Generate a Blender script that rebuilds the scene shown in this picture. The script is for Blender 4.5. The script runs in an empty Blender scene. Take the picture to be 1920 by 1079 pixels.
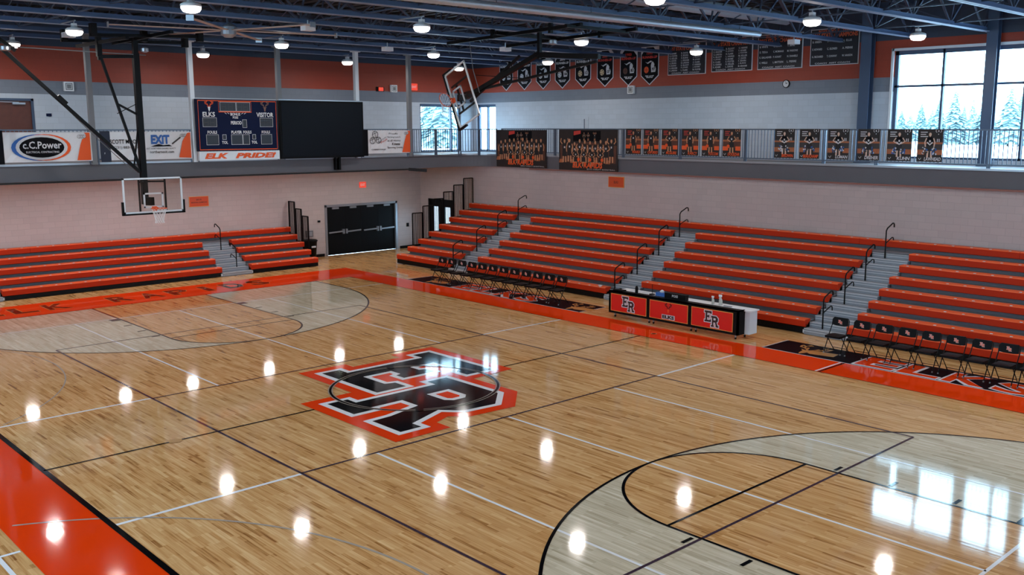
import bpy, math, random
import numpy as np
from mathutils import Vector, Matrix
random.seed(7)
SC = bpy.context.scene
COL = SC.collection
PI = math.pi

# ------------------------------------------------------------------ camera
cam_d = bpy.data.cameras.new('camera'); cam = bpy.data.objects.new('camera', cam_d); COL.objects.link(cam)
F_PX = 1799.554
cam_d.sensor_width = 36; cam_d.lens = F_PX * 36 / 1920; cam_d.shift_x = -42.68 / 1920
cam_d.clip_start = .05; cam_d.clip_end = 2000
cam.matrix_world = (Matrix.Translation((16.3985, -11.995, 5.5503)) @ Matrix.Rotation(.8113, 4, 'Z')
                    @ Matrix.Rotation(1.4052, 4, 'X') @ Matrix.Rotation(.0002, 4, 'Z'))
SC.camera = cam

# ------------------------------------------------------------------ world, exposure
SC.view_settings.view_transform = 'Standard'; SC.view_settings.look = 'None'
SC.view_settings.gamma = 1; SC.view_settings.use_curve_mapping = False
SC.view_settings.exposure = 0.14
W = bpy.data.worlds.new('world'); SC.world = W; W.use_nodes = True
bg = W.node_tree.nodes['Background']
bg.inputs[0].default_value = (.48, .76, 1.0, 1); bg.inputs[1].default_value = 14.0
LAMP_W = 68
SC.cycles.max_bounces = 8; SC.cycles.diffuse_bounces = 4; SC.cycles.glossy_bounces = 4
SC.cycles.transparent_max_bounces = 12; SC.cycles.sample_clamp_indirect = 3; SC.cycles.blur_glossy = 1.0

def portal(name, loc, rot, sx, sy):
    d = bpy.data.lights.new(name, 'AREA'); d.shape = 'RECTANGLE'; d.size = sx; d.size_y = sy
    d.cycles.is_portal = True
    o = bpy.data.objects.new(name, d); COL.objects.link(o); o.location = loc; o.rotation_euler = rot
portal('daylight_portal', (5.6, 18.75, 6.2), (-PI/2, 0, 0), 9.2, 3.6)
portal('daylight_portal', (-19.0, 18.75, 5.5), (-PI/2, 0, 0), 1.6, 2.3)
portal('daylight_portal', (-20.2, 16.4, 5.5), (0, -PI/2, 0), 2.3, 2.6)

# ------------------------------------------------------------------ materials
def lin(h):
    h = h.lstrip('#'); c = [int(h[i:i+2], 16) / 255 for i in (0, 2, 4)]
    return tuple(x / 12.92 if x <= .04045 else ((x + .055) / 1.055) ** 2.4 for x in c) + (1,)
MATS = {}
def mat(name, hexc, rough=.5, metal=0, emit=0, noise=0, nscale=8, spec=.5, bump=0):
    if name in MATS: return MATS[name]
    m = bpy.data.materials.new(name); m.use_nodes = True; nt = m.node_tree; b = nt.nodes['Principled BSDF']
    c = lin(hexc); b.inputs['Base Color'].default_value = c; b.inputs['Roughness'].default_value = rough
    b.inputs['Metallic'].default_value = metal; b.inputs['Specular IOR Level'].default_value = spec
    if emit:
        b.inputs['Emission Color'].default_value = c; b.inputs['Emission Strength'].default_value = emit
    if noise or bump:
        tc = nt.nodes.new('ShaderNodeTexCoord'); n = nt.nodes.new('ShaderNodeTexNoise')
        n.inputs['Scale'].default_value = nscale; n.inputs['Detail'].default_value = 4
        nt.links.new(tc.outputs['Object'], n.inputs['Vector'])
        if noise:
            mx = nt.nodes.new('ShaderNodeMix'); mx.data_type = 'RGBA'
            mx.inputs['A'].default_value = tuple(x * (1 - noise) for x in c[:3]) + (1,)
            mx.inputs['B'].default_value = tuple(min(1, x * (1 + noise)) for x in c[:3]) + (1,)
            nt.links.new(n.outputs['Fac'], mx.inputs['Factor']); nt.links.new(mx.outputs['Result'], b.inputs['Base Color'])
        if bump:
            bp = nt.nodes.new('ShaderNodeBump'); bp.inputs['Strength'].default_value = bump; bp.inputs['Distance'].default_value = .02
            nt.links.new(n.outputs['Fac'], bp.inputs['Height']); nt.links.new(bp.outputs['Normal'], b.inputs['Normal'])
    MATS[name] = m; return m

def block_mat(name, hexc, rough=.55):
    """painted concrete block"""
    m = mat(name, hexc, rough); nt = m.node_tree; b = nt.nodes['Principled BSDF']
    tc = nt.nodes.new('ShaderNodeTexCoord'); sp = nt.nodes.new('ShaderNodeSeparateXYZ'); ad = nt.nodes.new('ShaderNodeMath')
    cb = nt.nodes.new('ShaderNodeCombineXYZ'); br = nt.nodes.new('ShaderNodeTexBrick')
    nt.links.new(tc.outputs['Object'], sp.inputs[0]); nt.links.new(sp.outputs[0], ad.inputs[0]); nt.links.new(sp.outputs[1], ad.inputs[1])
    nt.links.new(ad.outputs[0], cb.inputs[0]); nt.links.new(sp.outputs[2], cb.inputs[1]); nt.links.new(cb.outputs[0], br.inputs['Vector'])
    br.inputs['Scale'].default_value = 1; br.inputs['Brick Width'].default_value = .406; br.inputs['Row Height'].default_value = .203
    br.inputs['Mortar Size'].default_value = .008; br.inputs['Mortar Smooth'].default_value = .3
    c = lin(hexc)
    br.inputs['Color1'].default_value = tuple(x * .96 for x in c[:3]) + (1,); br.inputs['Color2'].default_value = tuple(x * 1.03 for x in c[:3]) + (1,)
    br.inputs['Mortar'].default_value = tuple(x * .88 for x in c[:3]) + (1,)
    nt.links.new(br.outputs['Color'], b.inputs['Base Color'])
    bp = nt.nodes.new('ShaderNodeBump'); bp.invert = True; bp.inputs['Strength'].default_value = .25; bp.inputs['Distance'].default_value = .004
    nt.links.new(br.outputs['Fac'], bp.inputs['Height']); nt.links.new(bp.outputs['Normal'], b.inputs['Normal'])
    return m

def plank_mat(name, c1, c2, c3, dark, rough=.062):
    """strip flooring, boards along x, satin varnish"""
    m = mat(name, c1, rough); nt = m.node_tree; b = nt.nodes['Principled BSDF']; L = nt.links
    tc = nt.nodes.new('ShaderNodeTexCoord')
    def brick(w, h, off):
        br = nt.nodes.new('ShaderNodeTexBrick'); mp = nt.nodes.new('ShaderNodeMapping'); mp.inputs['Location'].default_value = off
        L.new(tc.outputs['Object'], mp.inputs[0]); L.new(mp.outputs[0], br.inputs['Vector'])
        br.inputs['Scale'].default_value = 1; br.inputs['Brick Width'].default_value = w; br.inputs['Row Height'].default_value = h
        br.inputs['Mortar Size'].default_value = 0.0011; br.inputs['Mortar Smooth'].default_value = .4; br.offset = .43; br.offset_frequency = 3
        br.inputs['Color1'].default_value = (0, 0, 0, 1); br.inputs['Color2'].default_value = (1, 1, 1, 1); br.inputs['Mortar'].default_value = (.35, .35, .35, 1)
        return br
    b1 = brick(.62, .057, (100, 100, 0)); b2 = brick(.91, .057, (57.3, 100, 0))
    ns = nt.nodes.new('ShaderNodeTexNoise'); mp = nt.nodes.new('ShaderNodeMapping'); mp.inputs['Scale'].default_value = (.9, 22, 1)
    L.new(tc.outputs['Object'], mp.inputs[0]); L.new(mp.outputs[0], ns.inputs['Vector']); ns.inputs['Scale'].default_value = 1.6; ns.inputs['Detail'].default_value = 5
    av = nt.nodes.new('ShaderNodeMath'); av.operation = 'ADD'; L.new(b1.outputs['Color'], av.inputs[0]); L.new(b2.outputs['Color'], av.inputs[1])
    a2 = nt.nodes.new('ShaderNodeMath'); a2.operation = 'MULTIPLY_ADD'; L.new(av.outputs[0], a2.inputs[0]); a2.inputs[1].default_value = .34
    nm = nt.nodes.new('ShaderNodeMath'); nm.operation = 'MULTIPLY_ADD'; L.new(ns.outputs['Fac'], nm.inputs[0]); nm.inputs[1].default_value = 1.1; nm.inputs[2].default_value = -.38
    L.new(nm.outputs[0], a2.inputs[2])
    cr = nt.nodes.new('ShaderNodeValToRGB'); e = cr.color_ramp.elements
    e[0].position = .08; e[0].color = lin(dark); e[1].position = .95; e[1].color = lin(c3)
    x = e.new(.34); x.color = lin(c2); x = e.new(.62); x.color = lin(c1)
    L.new(a2.outputs[0], cr.inputs[0]); L.new(cr.outputs[0], b.inputs['Base Color'])
    gloss_nodes(m)
    return m

def gloss_nodes(m):
    """faint board-by-board unevenness of the varnish"""
    nt = m.node_tree; L = nt.links; b = nt.nodes['Principled BSDF']
    tc = nt.nodes.new('ShaderNodeTexCoord')
    n2 = nt.nodes.new('ShaderNodeTexNoise'); mp2 = nt.nodes.new('ShaderNodeMapping'); mp2.inputs['Scale'].default_value = (.35, 9, 1)
    L.new(tc.outputs['Object'], mp2.inputs[0]); L.new(mp2.outputs[0], n2.inputs['Vector']); n2.inputs['Scale'].default_value = 2.2; n2.inputs['Detail'].default_value = 3
    bp = nt.nodes.new('ShaderNodeBump'); bp.inputs['Strength'].default_value = .16; bp.inputs['Distance'].default_value = .0018
    L.new(n2.outputs['Fac'], bp.inputs['Height']); L.new(bp.outputs['Normal'], b.inputs['Normal'])

WOOD = plank_mat('maple_floor', 'd2a36e', 'c18e58', 'e4bb8a', '845428')
PALE = plank_mat('whitewashed_maple', 'cdc1aa', 'beb199', 'ddd3bf', 'a2957c')
def paint(name, hexc, rough=.06):
    m = mat(name, hexc, rough, spec=.3 if name == 'court_black_paint' else .5); gloss_nodes(m); return m
P_OR = paint('court_orange_paint', 'e83c06'); P_BK = paint('court_black_paint', '08080b', .07); P_WH = paint('court_white_paint', 'e6e6ea')
P_PU = paint('court_plum_line', '42323f'); P_GR = paint('court_grey_line', '8f8a8c'); P_DR = paint('court_dark_red_paint', '3c0a04')
P_GD = paint('court_gold_paint', 'b98a52'); P_LG = paint('court_silver_line', 'a79a90')
LOWER = block_mat('lower_wall_paint', 'b5a7a5'); LIGHT = block_mat('upper_light_paint', 'b9c0cb')
GREYB = block_mat('grey_band_paint', '767b87'); ORB = block_mat('orange_band_paint', '9a361c'); NAVY = block_mat('dark_band_paint', '2a3346')
FASC = mat('track_edge_grey', '5c5b61', .6, noise=.08, nscale=2); TRK = mat('track_floor', '6d6b70', .8)
STEEL = mat('joist_flange_lit', '8490a6', .45, .1); STEELV = mat('joist_side_shaded', '3f5072', .5, .1); STEEL2 = mat('joist_web_grey', '3c465a', .5, .1)  # pale flange, darker side: light and shade painted onto one steel chord
DECKM = mat('roof_deck_dark', '242224', .7); BLK = mat('black_metal', '08080a', .45, 0, spec=.15); COLM = mat('column_grey', '77787c', .45, .2)
RAILM = mat('rail_steel', '5a6678', .4, .4); SLATE = mat('slate_blue_steel', '3b4c66', .5)
SEAT = mat('bleacher_orange', 'b82a04', .55, noise=.06, nscale=1.5, spec=.2); SEAT_LIT = mat('bleacher_orange_lit', 'dc5626', .4, spec=.35)  # second orange is the same seat plastic, lightened where light falls
DECK = mat('bleacher_deck', '6a6a70', .6, .2, noise=.15, nscale=6); TREAD = mat('aisle_tread', '8a8f98', .55, .2, noise=.12, nscale=9)
NOSE = mat('tread_nosing', 'c9cdd2', .4, .4); DARK = mat('dark_void', '141418', .7); WHT = mat('white_plastic', 'e9e9ec', .4)
WMET = mat('white_metal', 'dfe2e6', .35, .2); RED = mat('table_red', 'd8160a', .4); YEL = mat('thin_gold_edge', 'e8a04a', .4)
P_MB = mat('sideline_black_paint', '0a0a10', .3, spec=.1); P_MB.node_tree.nodes['Principled BSDF'].inputs['IOR'].default_value = 1.12
MAR = mat('logo_maroon', '2a0a0a', .5); ORG = mat('banner_orange', 'e8571c', .6); VINYL = mat('banner_white_vinyl', 'dcdce0', .6, bump=.6, nscale=2.5)
NVY = mat('scoreboard_navy', '0f1838', .5, spec=.1); SCR = mat('screen_black', '0b0d15', .4, spec=.12); INK = mat('black_ink', '0d0d12', .6, spec=.1)
DIG = mat('digit_panel', '1d1f2a', .4); BLU = mat('blue_ink', '2b5fa8', .6); REDI = mat('red_ink', 'c8362a', .6)
SKINP = mat('poster_skin', 'c98f68', .6); POSTBG = mat('poster_dark', '1d1413', .6, noise=.6, nscale=3); POSTBR = mat('poster_brown', '5a3020', .6, noise=.5, nscale=5)
POSTGL = mat('poster_glow', 'a8603a', .6, noise=.4, nscale=6); POSTGY = mat('poster_grey', '3a3536', .6, noise=.5, nscale=4); JER = mat('poster_jersey', '121216', .6)
FABW = mat('poster_white', 'cfcfd4', .6); LEDL = mat('lamp_lens', 'fff8f0', .4, emit=9); EXR = mat('exit_red', 'd8402c', .5, emit=.8)
WOODD = mat('wood_door', '5a2a1c', .45, noise=.25, nscale=7); ALU = mat('aluminium', 'a8adb5', .35, .7); DUCTM = mat('silver_duct', 'b7bcc6', .4, .5, noise=.1, nscale=9)
CARD = mat('fan_blade', 'c2a89a', .5, .3); PLASTB = mat('black_plastic', '09090b', .5, spec=.12); SNOW = mat('snow', 'eef2f7', .8)
GLASS = mat('glass', 'eaf2f5', .02)
def _glass():
    nt = GLASS.node_tree; nt.nodes.clear(); o = nt.nodes.new('ShaderNodeOutputMaterial'); mx = nt.nodes.new('ShaderNodeMixShader')
    t = nt.nodes.new('ShaderNodeBsdfTransparent'); t.inputs[0].default_value = (.94, .97, .97, 1); g = nt.nodes.new('ShaderNodeBsdfGlossy'); g.inputs['Roughness'].default_value = .02
    lw = nt.nodes.new('ShaderNodeLayerWeight'); pw = nt.nodes.new('ShaderNodeMath'); pw.operation = 'POWER'; pw.inputs[1].default_value = 4
    fr = nt.nodes.new('ShaderNodeMath'); fr.operation = 'MULTIPLY_ADD'; fr.inputs[1].default_value = .8; fr.inputs[2].default_value = .035
    nt.links.new(lw.outputs['Facing'], pw.inputs[0]); nt.links.new(pw.outputs[0], fr.inputs[0])
    nt.links.new(fr.outputs[0], mx.inputs[0]); nt.links.new(t.outputs[0], mx.inputs[1]); nt.links.new(g.outputs[0], mx.inputs[2]); nt.links.new(mx.outputs[0], o.inputs[0])
_glass()

# ------------------------------------------------------------------ mesh helpers
V = Vector
class Fr:
    """a flat drawing frame in the place: origin, right, up"""
    def __init__(s, o, r, u): s.o = V(o); s.r = V(r).normalized(); s.u = V(u).normalized(); s.n = s.r.cross(s.u)
    def p(s, a, b, d=0): return s.o + s.r * a + s.u * b + s.n * d
    def sub(s, a, b, d=0): return Fr(s.p(a, b, d), s.r, s.u)
class MB:
    def __init__(s): s.v = []; s.f = []; s.m = []; s.mats = []
    def mi(s, m):
        if m not in s.mats: s.mats.append(m)
        return s.mats.index(m)
    def face(s, pts, m):
        n = len(s.v); s.v += [tuple(p) for p in pts]; s.f.append(tuple(range(n, n + len(pts)))); s.m.append(s.mi(m)); return s
    def box(s, x0, x1, y0, y1, z0, z1, m):
        n = len(s.v); s.v += [(x, y, z) for z in (z0, z1) for y in (y0, y1) for x in (x0, x1)]; k = s.mi(m)
        for q in ((0, 2, 3, 1), (4, 5, 7, 6), (0, 1, 5, 4), (2, 6, 7, 3), (0, 4, 6, 2), (1, 3, 7, 5)): s.f.append(tuple(n + i for i in q)); s.m.append(k)
        return s
    def obox(s, a, b, w, h, m, up=(0, 0, 1)):
        """square bar from a to b"""
        a = V(a); b = V(b); d = (b - a).normalized(); u = V(up)
        if abs(d.dot(u)) > .98: u = V((1, 0, 0))
        r = d.cross(u).normalized(); u = r.cross(d)
        n = len(s.v); k = s.mi(m)
        for c in (a, b):
            for i, j in ((-1, -1), (1, -1), (1, 1), (-1, 1)): s.v.append(tuple(c + r * i * w / 2 + u * j * h / 2))
        for q in ((0, 1, 2, 3), (7, 6, 5, 4), (0, 4, 5, 1), (1, 5, 6, 2), (2, 6, 7, 3), (3, 7, 4, 0)): s.f.append(tuple(n + i for i in q)); s.m.append(k)
        return s
    def tube(s, pts, r, m, seg=8, cap=True):
        pts = [V(p) for p in pts]; k = s.mi(m); n = len(s.v); prev = None
        for i, p in enumerate(pts):
            d = (pts[min(i + 1, len(pts) - 1)] - pts[max(i - 1, 0)]).normalized()
            if prev is None: u = V((0, 0, 1)) if abs(d.z) < .9 else V((1, 0, 0))
            else: u = prev
            a = d.cross(u).normalized(); u = a.cross(d).normalized(); prev = u
            rr = r[i] if isinstance(r, (list, tuple)) else r
            for j in range(seg):
                t = 2 * PI * j / seg; s.v.append(tuple(p + (a * math.cos(t) + u * math.sin(t)) * rr))
        for i in range(len(pts) - 1):
            for j in range(seg):
                a0 = n + i * seg + j; a1 = n + i * seg + (j + 1) % seg; s.f.append((a0, a1, a1 + seg, a0 + seg)); s.m.append(k)
        if cap:
            s.f.append(tuple(n + j for j in range(seg))[::-1]); s.m.append(k)
            e = n + (len(pts) - 1) * seg; s.f.append(tuple(e + j for j in range(seg))); s.m.append(k)
        return s
    def lathe(s, c, prof, m, seg=16):
        c = V(c); k = s.mi(m); n = len(s.v)
        for r, z in prof:
            for j in range(seg):
                t = 2 * PI * j / seg; s.v.append((c.x + r * math.cos(t), c.y + r * math.sin(t), c.z + z))
        for i in range(len(prof) - 1):
            for j in range(seg):
                a0 = n + i * seg + j; a1 = n + i * seg + (j + 1) % seg; s.f.append((a0, a1, a1 + seg, a0 + seg)); s.m.append(k)
        s.f.append(tuple(n + j for j in range(seg))[::-1]); s.m.append(k)
        e = n + (len(prof) - 1) * seg; s.f.append(tuple(e + j for j in range(seg))); s.m.append(k)
        return s
    def poly(s, fr, pts, m, d=0): return s.face([fr.p(a, b, d) for a, b in pts], m)
    def rect(s, fr, a0, b0, a1, b1, m, d=0): return s.poly(fr, [(a0, b0), (a1, b0), (a1, b1), (a0, b1)], m, d)
    def slab(s, fr, pts, t, m, d=0, side=None):
        """thick plate: outline pts, from depth d to d+t"""
        s.poly(fr, pts, m, d + t); s.poly(fr, pts[::-1], m, d)
        for i in range(len(pts)):
            p, q = pts[i], pts[(i + 1) % len(pts)]
            s.face([fr.p(*p, d), fr.p(*q, d), fr.p(*q, d + t), fr.p(*p, d + t)], side or m)
        return s
    def ell(s, fr, cx, cy, rx, ry, m, d=0, n=24): return s.poly(fr, [(cx + rx * math.cos(2 * PI * i / n), cy + ry * math.sin(2 * PI * i / n)) for i in range(n)], m, d)
    def stroke(s, fr, pts, w, m, d=0, closed=False):
        if closed: pts = list(pts) + [pts[0]]
        L = []; R = []
        for i, p in enumerate(pts):
            a = pts[max(i - 1, 0)]; b = pts[min(i + 1, len(pts) - 1)]
            if closed and i in (0, len(pts) - 1): a = pts[-2]; b = pts[1]
            dx, dy = b[0] - a[0], b[1] - a[1]; l = math.hypot(dx, dy) or 1
            L.append((p[0] - dy / l * w / 2, p[1] + dx / l * w / 2)); R.append((p[0] + dy / l * w / 2, p[1] - dx / l * w / 2))
        for i in range(len(pts) - 1): s.poly(fr, [R[i], R[i + 1], L[i + 1], L[i]], m, d)
        return s
    def build(s, name, parent=None, smooth=False):
        me = bpy.data.meshes.new(name)
        off = parent_world(parent)
        me.from_pydata([(x - off[0], y - off[1], z - off[2]) for x, y, z in s.v], [], s.f)
        for m in s.mats: me.materials.append(m)
        me.polygons.foreach_set('material_index', s.m)
        if smooth: me.polygons.foreach_set('use_smooth', [True] * len(s.f))
        me.update(); o = bpy.data.objects.new(name, me); COL.objects.link(o)
        if parent is not None: o.parent = parent
        return o
def parent_world(p):
    v = V((0, 0, 0))
    while p is not None: v += p.location; p = p.parent
    return v
def tag(o, label, cat, group=None):
    o['label'] = label; o['category'] = cat
    if group: o['group'] = group
    return o
def thing(name, label, cat, loc=(0, 0, 0), group=None):
    o = bpy.data.objects.new(name, None); COL.objects.link(o); o.location = loc; o.empty_display_size = .2
    return tag(o, label, cat, group)
def struct(o): o['kind'] = 'structure'; return o
def copy_tree(o, parent=None):
    c = o.copy(); COL.objects.link(c)
    if parent is not None: c.parent = parent
    for ch in list(o.children): copy_tree(ch, c)
    return c
TXT = {}
def text(mb, fr, s, a0, b0, a1, b1, m, d=.002, bold=.012, shear=0, squeeze=True):
    """lettering fitted into a box of the frame"""
    key = (s, bold, shear)
    if key not in TXT:
        cu = bpy.data.curves.new('t', 'FONT'); cu.body = s; cu.offset = bold; cu.shear = shear; cu.resolution_u = 2; cu.fill_mode = 'BOTH'
        o = bpy.data.objects.new('t', cu); COL.objects.link(o)
        me = bpy.data.meshes.new_from_object(o.evaluated_get(bpy.context.evaluated_depsgraph_get()))
        vs = [(v.co.x, v.co.y) for v in me.vertices]; fs = [tuple(p.vertices) for p in me.polygons]
        bpy.data.objects.remove(o); bpy.data.curves.remove(cu); bpy.data.meshes.remove(me); TXT[key] = (vs, fs)
    vs, fs = TXT[key]
    if not vs: return
    xs = [v[0] for v in vs]; ys = [v[1] for v in vs]; x0, x1, y0, y1 = min(xs), max(xs), min(ys), max(ys)
    sx = (a1 - a0) / (x1 - x0); sy = (b1 - b0) / (y1 - y0)
    n = len(mb.v); k = mb.mi(m)
    mb.v += [tuple(fr.p(a0 + (x - x0) * sx, b0 + (y - y0) * sy, d)) for x, y in vs]
    for f in fs: mb.f.append(tuple(n + i for i in f)); mb.m.append(k)

# the interlocking E and R, in metres of the floor emblem
E_ = [(-2.35, -.88), (-2.35, -.42), (-2.0, -.42), (-2.0, 1.70), (-2.38, 1.70), (-2.38, 2.18), (0, 2.18), (0, 1.46), (-.38, 1.46), (-.5, 1.62), (-1.45, 1.62), (-1.45, .93), (-1.1, .93), (-1.05, 1.1), (-.75, 1.1), (-.75, .25), (-1.05, .25), (-1.1, .40), (-1.46, .40), (-1.46, -.36), (-.62, -.36), (-.55, -.13), (-.15, -.13), (-.15, -.88)]
R_ = [(-.13, -2.1), (-.13, -1.62), (.18, -1.62), (.18, .42), (-.12, .42), (-.12, .95), (1.63, .95), (2.2, .38), (2.12, -.38), (1.74, -.72), (2.10, -1.62), (2.38, -1.62), (2.38, -2.09), (1.46, -2.09), (1.44, -1.65), (1.22, -.83), (.68, -.83), (.68, -1.62), (.84, -1.62), (.84, -2.1)]
RH = [(.68, -.2), (.68, .38), (1.27, .38), (1.42, .24), (1.42, -.06), (1.27, -.2)]
def offset(poly, w):
    """mitred outline w outside a closed outline"""
    A = sum(poly[i][0] * poly[(i + 1) % len(poly)][1] - poly[(i + 1) % len(poly)][0] * poly[i][1] for i in range(len(poly)))
    sg = 1 if A > 0 else -1; out = []; n = len(poly)
    for i in range(n):
        a, b, c = poly[i - 1], poly[i], poly[(i + 1) % n]
        d1 = V((b[0] - a[0], b[1] - a[1])).normalized(); d2 = V((c[0] - b[0], c[1] - b[1])).normalized()
        n1 = V((d1.y, -d1.x)) * sg; n2 = V((d2.y, -d2.x)) * sg; m = n1 + n2; k = m.dot(n1)
        m = m / max(k, .45) * w; out.append((b[0] + m.x, b[1] + m.y))
    return out
OR_ = [(-2.74, -1.26), (-2.74, -.02), (-2.4, -.02), (-2.4, 1.32), (-2.78, 1.32), (-2.78, 2.57), (.3, 2.57), (.36, 1.34), (1.82, 1.34), (2.6, .56), (2.5, -.52), (2.2, -.84), (2.36, -1.24), (2.78, -1.24), (2.78, -2.48), (-.54, -2.48), (-.54, -1.26)]
def er_logo(mb, fr, s, o, mo, mw, mk, st, wo=.37, ww=.13):
    T = lambda P: [(o[0] + a * s, o[1] + b * s) for a, b in P]
    if mo: mb.poly(fr, T(OR_), mo, st)
    mb.poly(fr, T(offset(E_, ww)), mw, 2 * st); mb.poly(fr, T(E_), mk, 3 * st)
    mb.poly(fr, T(offset(R_, ww)), mw, 4 * st); mb.poly(fr, T(R_), mk, 5 * st)
    mb.poly(fr, T(offset(RH, -.0)), mw, 6 * st)
    if mo: mb.poly(fr, T(offset(RH, -.13)), mo, 7 * st)
ANT = [[(0, -.15), (-.12, .05), (-.3, .2), (-.38, .45), (-.3, .7)], [(-.3, .2), (-.5, .28), (-.55, .5)], [(-.36, .4), (-.56, .55)], [(-.12, .05), (-.2, .3)], [(-.38, .45), (-.2, .62)]]
def elk(mb, fr, cx, cy, h, m, m2, d):
    s = h / 1.4
    for sg in (-1, 1):
        for st in ANT: mb.stroke(fr, [(cx + sg * a * s, cy + b * s) for a, b in st], .075 * s, m, d)
        mb.poly(fr, [(cx + sg * .08 * s, cy - .1 * s), (cx + sg * .3 * s, cy - .02 * s), (cx + sg * .12 * s, cy - .22 * s)], m, d)
    mb.poly(fr, [(cx + a * s, cy + b * s) for a, b in [(-.16, -.12), (0, -.08), (.16, -.12), (.09, -.5), (0, -.7), (-.09, -.5)]], m2, d + .001)

# ------------------------------------------------------------------ room shell
XL, XR, YB, YF, YLO, ZT = -19.95, 19.9, 18.4, -18.4, 15.15, 9.55
def banded(z0, z1, ax, c, t, u0, u1, holes, bands, name):
    if z1 == ZT: z1 = ZT + .1
    mb = MB(); us = sorted({u0, u1, *[h[0] for h in holes], *[h[1] for h in holes]}); zs = sorted({z0, z1, *[b[0] for b in bands[1:]], *[h[2] for h in holes], *[h[3] for h in holes]})
    us = [u for u in us if u0 <= u <= u1]; zs = [z for z in zs if z0 <= z <= z1]
    for i in range(len(us) - 1):
        for j in range(len(zs) - 1):
            um, zm = (us[i] + us[i+1]) / 2, (zs[j] + zs[j+1]) / 2
            if any(h[0] < um < h[1] and h[2] < zm < h[3] for h in holes): continue
            m = [b[1] for b in bands if b[0] <= zm][-1]
            if ax == 'x': mb.box(min(c, c + t), max(c, c + t), us[i], us[i+1], zs[j], zs[j+1], m)
            else: mb.box(us[i], us[i+1], min(c, c + t), max(c, c + t), zs[j], zs[j+1], m)
    return struct(mb.build(name))
UPB = [(0, LOWER), (4.4, LIGHT), (6.68, GREYB), (7.14, ORB), (8.32, NAVY)]
banded(0, ZT, 'x', XL, -.3, YF, YB + .3, [(-3.2, -1.33, 4.4, 6.52), (9.98, 13.78, 0, 2.22), (15.2, 17.65, 4.42, 6.62)], UPB, 'wall_left')
banded(4.15, ZT, 'y', YB, .3, XL, XR, [(-19.7, -18.3, 4.42, 6.62), (1.3, 10.4, 4.55, 7.98)], [(0, LIGHT), (6.70, GREYB), (7.16, ORB), (8.33, NAVY)], 'wall_back_upper')
banded(0, 4.4, 'y', YLO, .3, XL, XR, [(-19.35, -17.5, 0, 2.3)], [(0, LOWER)], 'wall_back')
banded(0, ZT, 'x', XR, .3, YF, YB + .3, [(5, 8, 4.6, 8), (10, 16, 4.6, 8)], UPB, 'wall_right')
banded(0, ZT, 'y', YF, -.3, XL, XR, [(-8, 8, 4.6, 8)], UPB, 'wall_front')
struct(MB().box(XL - .1, XR + .1, YF - .1, YB + .1, -.3, 0, WOOD).build('floor'))
floor = bpy.data.objects['floor']
# corrugated roof deck
mb = MB(); n = 150; ys = [YF - .3 + i * (YB - YF + .6) / n for i in range(n + 1)]
for i in range(n):
    z = ZT + (.05 if i % 2 else 0); mb.box(XL - .3, XR + .3, ys[i], ys[i+1], z, z + .08, DECKM)
struct(mb.build('ceiling'))
# running track slab with rounded inner corner
path = [(-15.5, YF)] + [(-15.5, 13.9)] + [(-14.3 + 1.2 * math.cos(PI - a * PI / 24), 13.9 + 1.2 * math.sin(PI - a * PI / 24)) for a in range(1, 12)] + [(-14.3, 15.1), (XR, 15.1)]
outl = path + [(XR, YB), (XL, YB), (XL, YF)]
mb = MB()
mb.face([(x, y, 4.38) for x, y in outl], TRK); mb.face([(x, y, 3.9) for x, y in outl][::-1], LOWER)
for i in range(len(path) - 1):
    (x0, y0), (x1, y1) = path[i], path[i+1]
    mb.face([(x0, y0, 3.9), (x1, y1, 3.9), (x1, y1, 4.38), (x0, y0, 4.38)], FASC)
struct(mb.build('trim_1'))
mb = MB()
for i in range(len(path) - 1):
    (x0, y0), (x1, y1) = path[i], path[i+1]
    mb.obox((x0, y0, 4.41), (x1, y1, 4.41), .12, .06, ALU)
struct(mb.build('trim_2'))
mb = MB()
mb.obox((-15.42, YF, 3.87), (-15.42, 11.2, 3.87), .05, .06, DARK); mb.obox((-15.42, 11.2, 3.87), (-15.3, 12.0, 3.8), .05, .12, DARK)
mb.obox((-12.4, 15.05, 3.87), (XR, 15.05, 3.87), .05, .05, mat('rust_trim', '8a5a50', .6))
struct(mb.build('trim_3'))
mb = MB(); mb.box(XL, XL + .03, 8.3, 9.9, 0, .12, BLK).box(XL, XL + .03, 13.9, 15.15, 0, .12, BLK).box(XL, -19.4, 15.12, 15.15, 0, .12, BLK)
struct(mb.build('baseboard_left'))

# ------------------------------------------------------------------ court markings (painted on the floor)
FL = Fr((0, 0, 0), (1, 0, 0), (0, 1, 0))
HL, HW = 14.2, 7.5
def mark(name, fn, z):
    mb = MB(); fn(mb, z); o = mb.build(name, floor); return o
def arc_pts(cx, cy, r, a0, a1, n=48): return [(cx + r * math.cos(a0 + (a1 - a0) * i / n), cy + r * math.sin(a0 + (a1 - a0) * i / n)) for i in range(n + 1)]
S = .0012
def border(mb, z):
    xo, yo = 16.35, 8.68
    for r in ((-xo, HW, xo, yo), (-xo, -yo, xo, -HW), (-xo, -HW, -HL, HW), (HL, -HW, xo, HW)): mb.rect(FL, *r, P_OR, z)
mark('orange_border', border, S)
def three(mb, z):
    for sg in (-1, 1):
        hx = sg * (HL - 1.6); pts = [(sg * HL, -6.02)] + [(hx - sg * 6.02 * math.sin(a), -6.02 * math.cos(a)) for a in [PI * i / 60 for i in range(61)]] + [(sg * HL, 6.02)]
        mb.poly(FL, pts if sg > 0 else pts[::-1], PALE, z)
mark('pale_three_point_zone', three, S)
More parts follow.
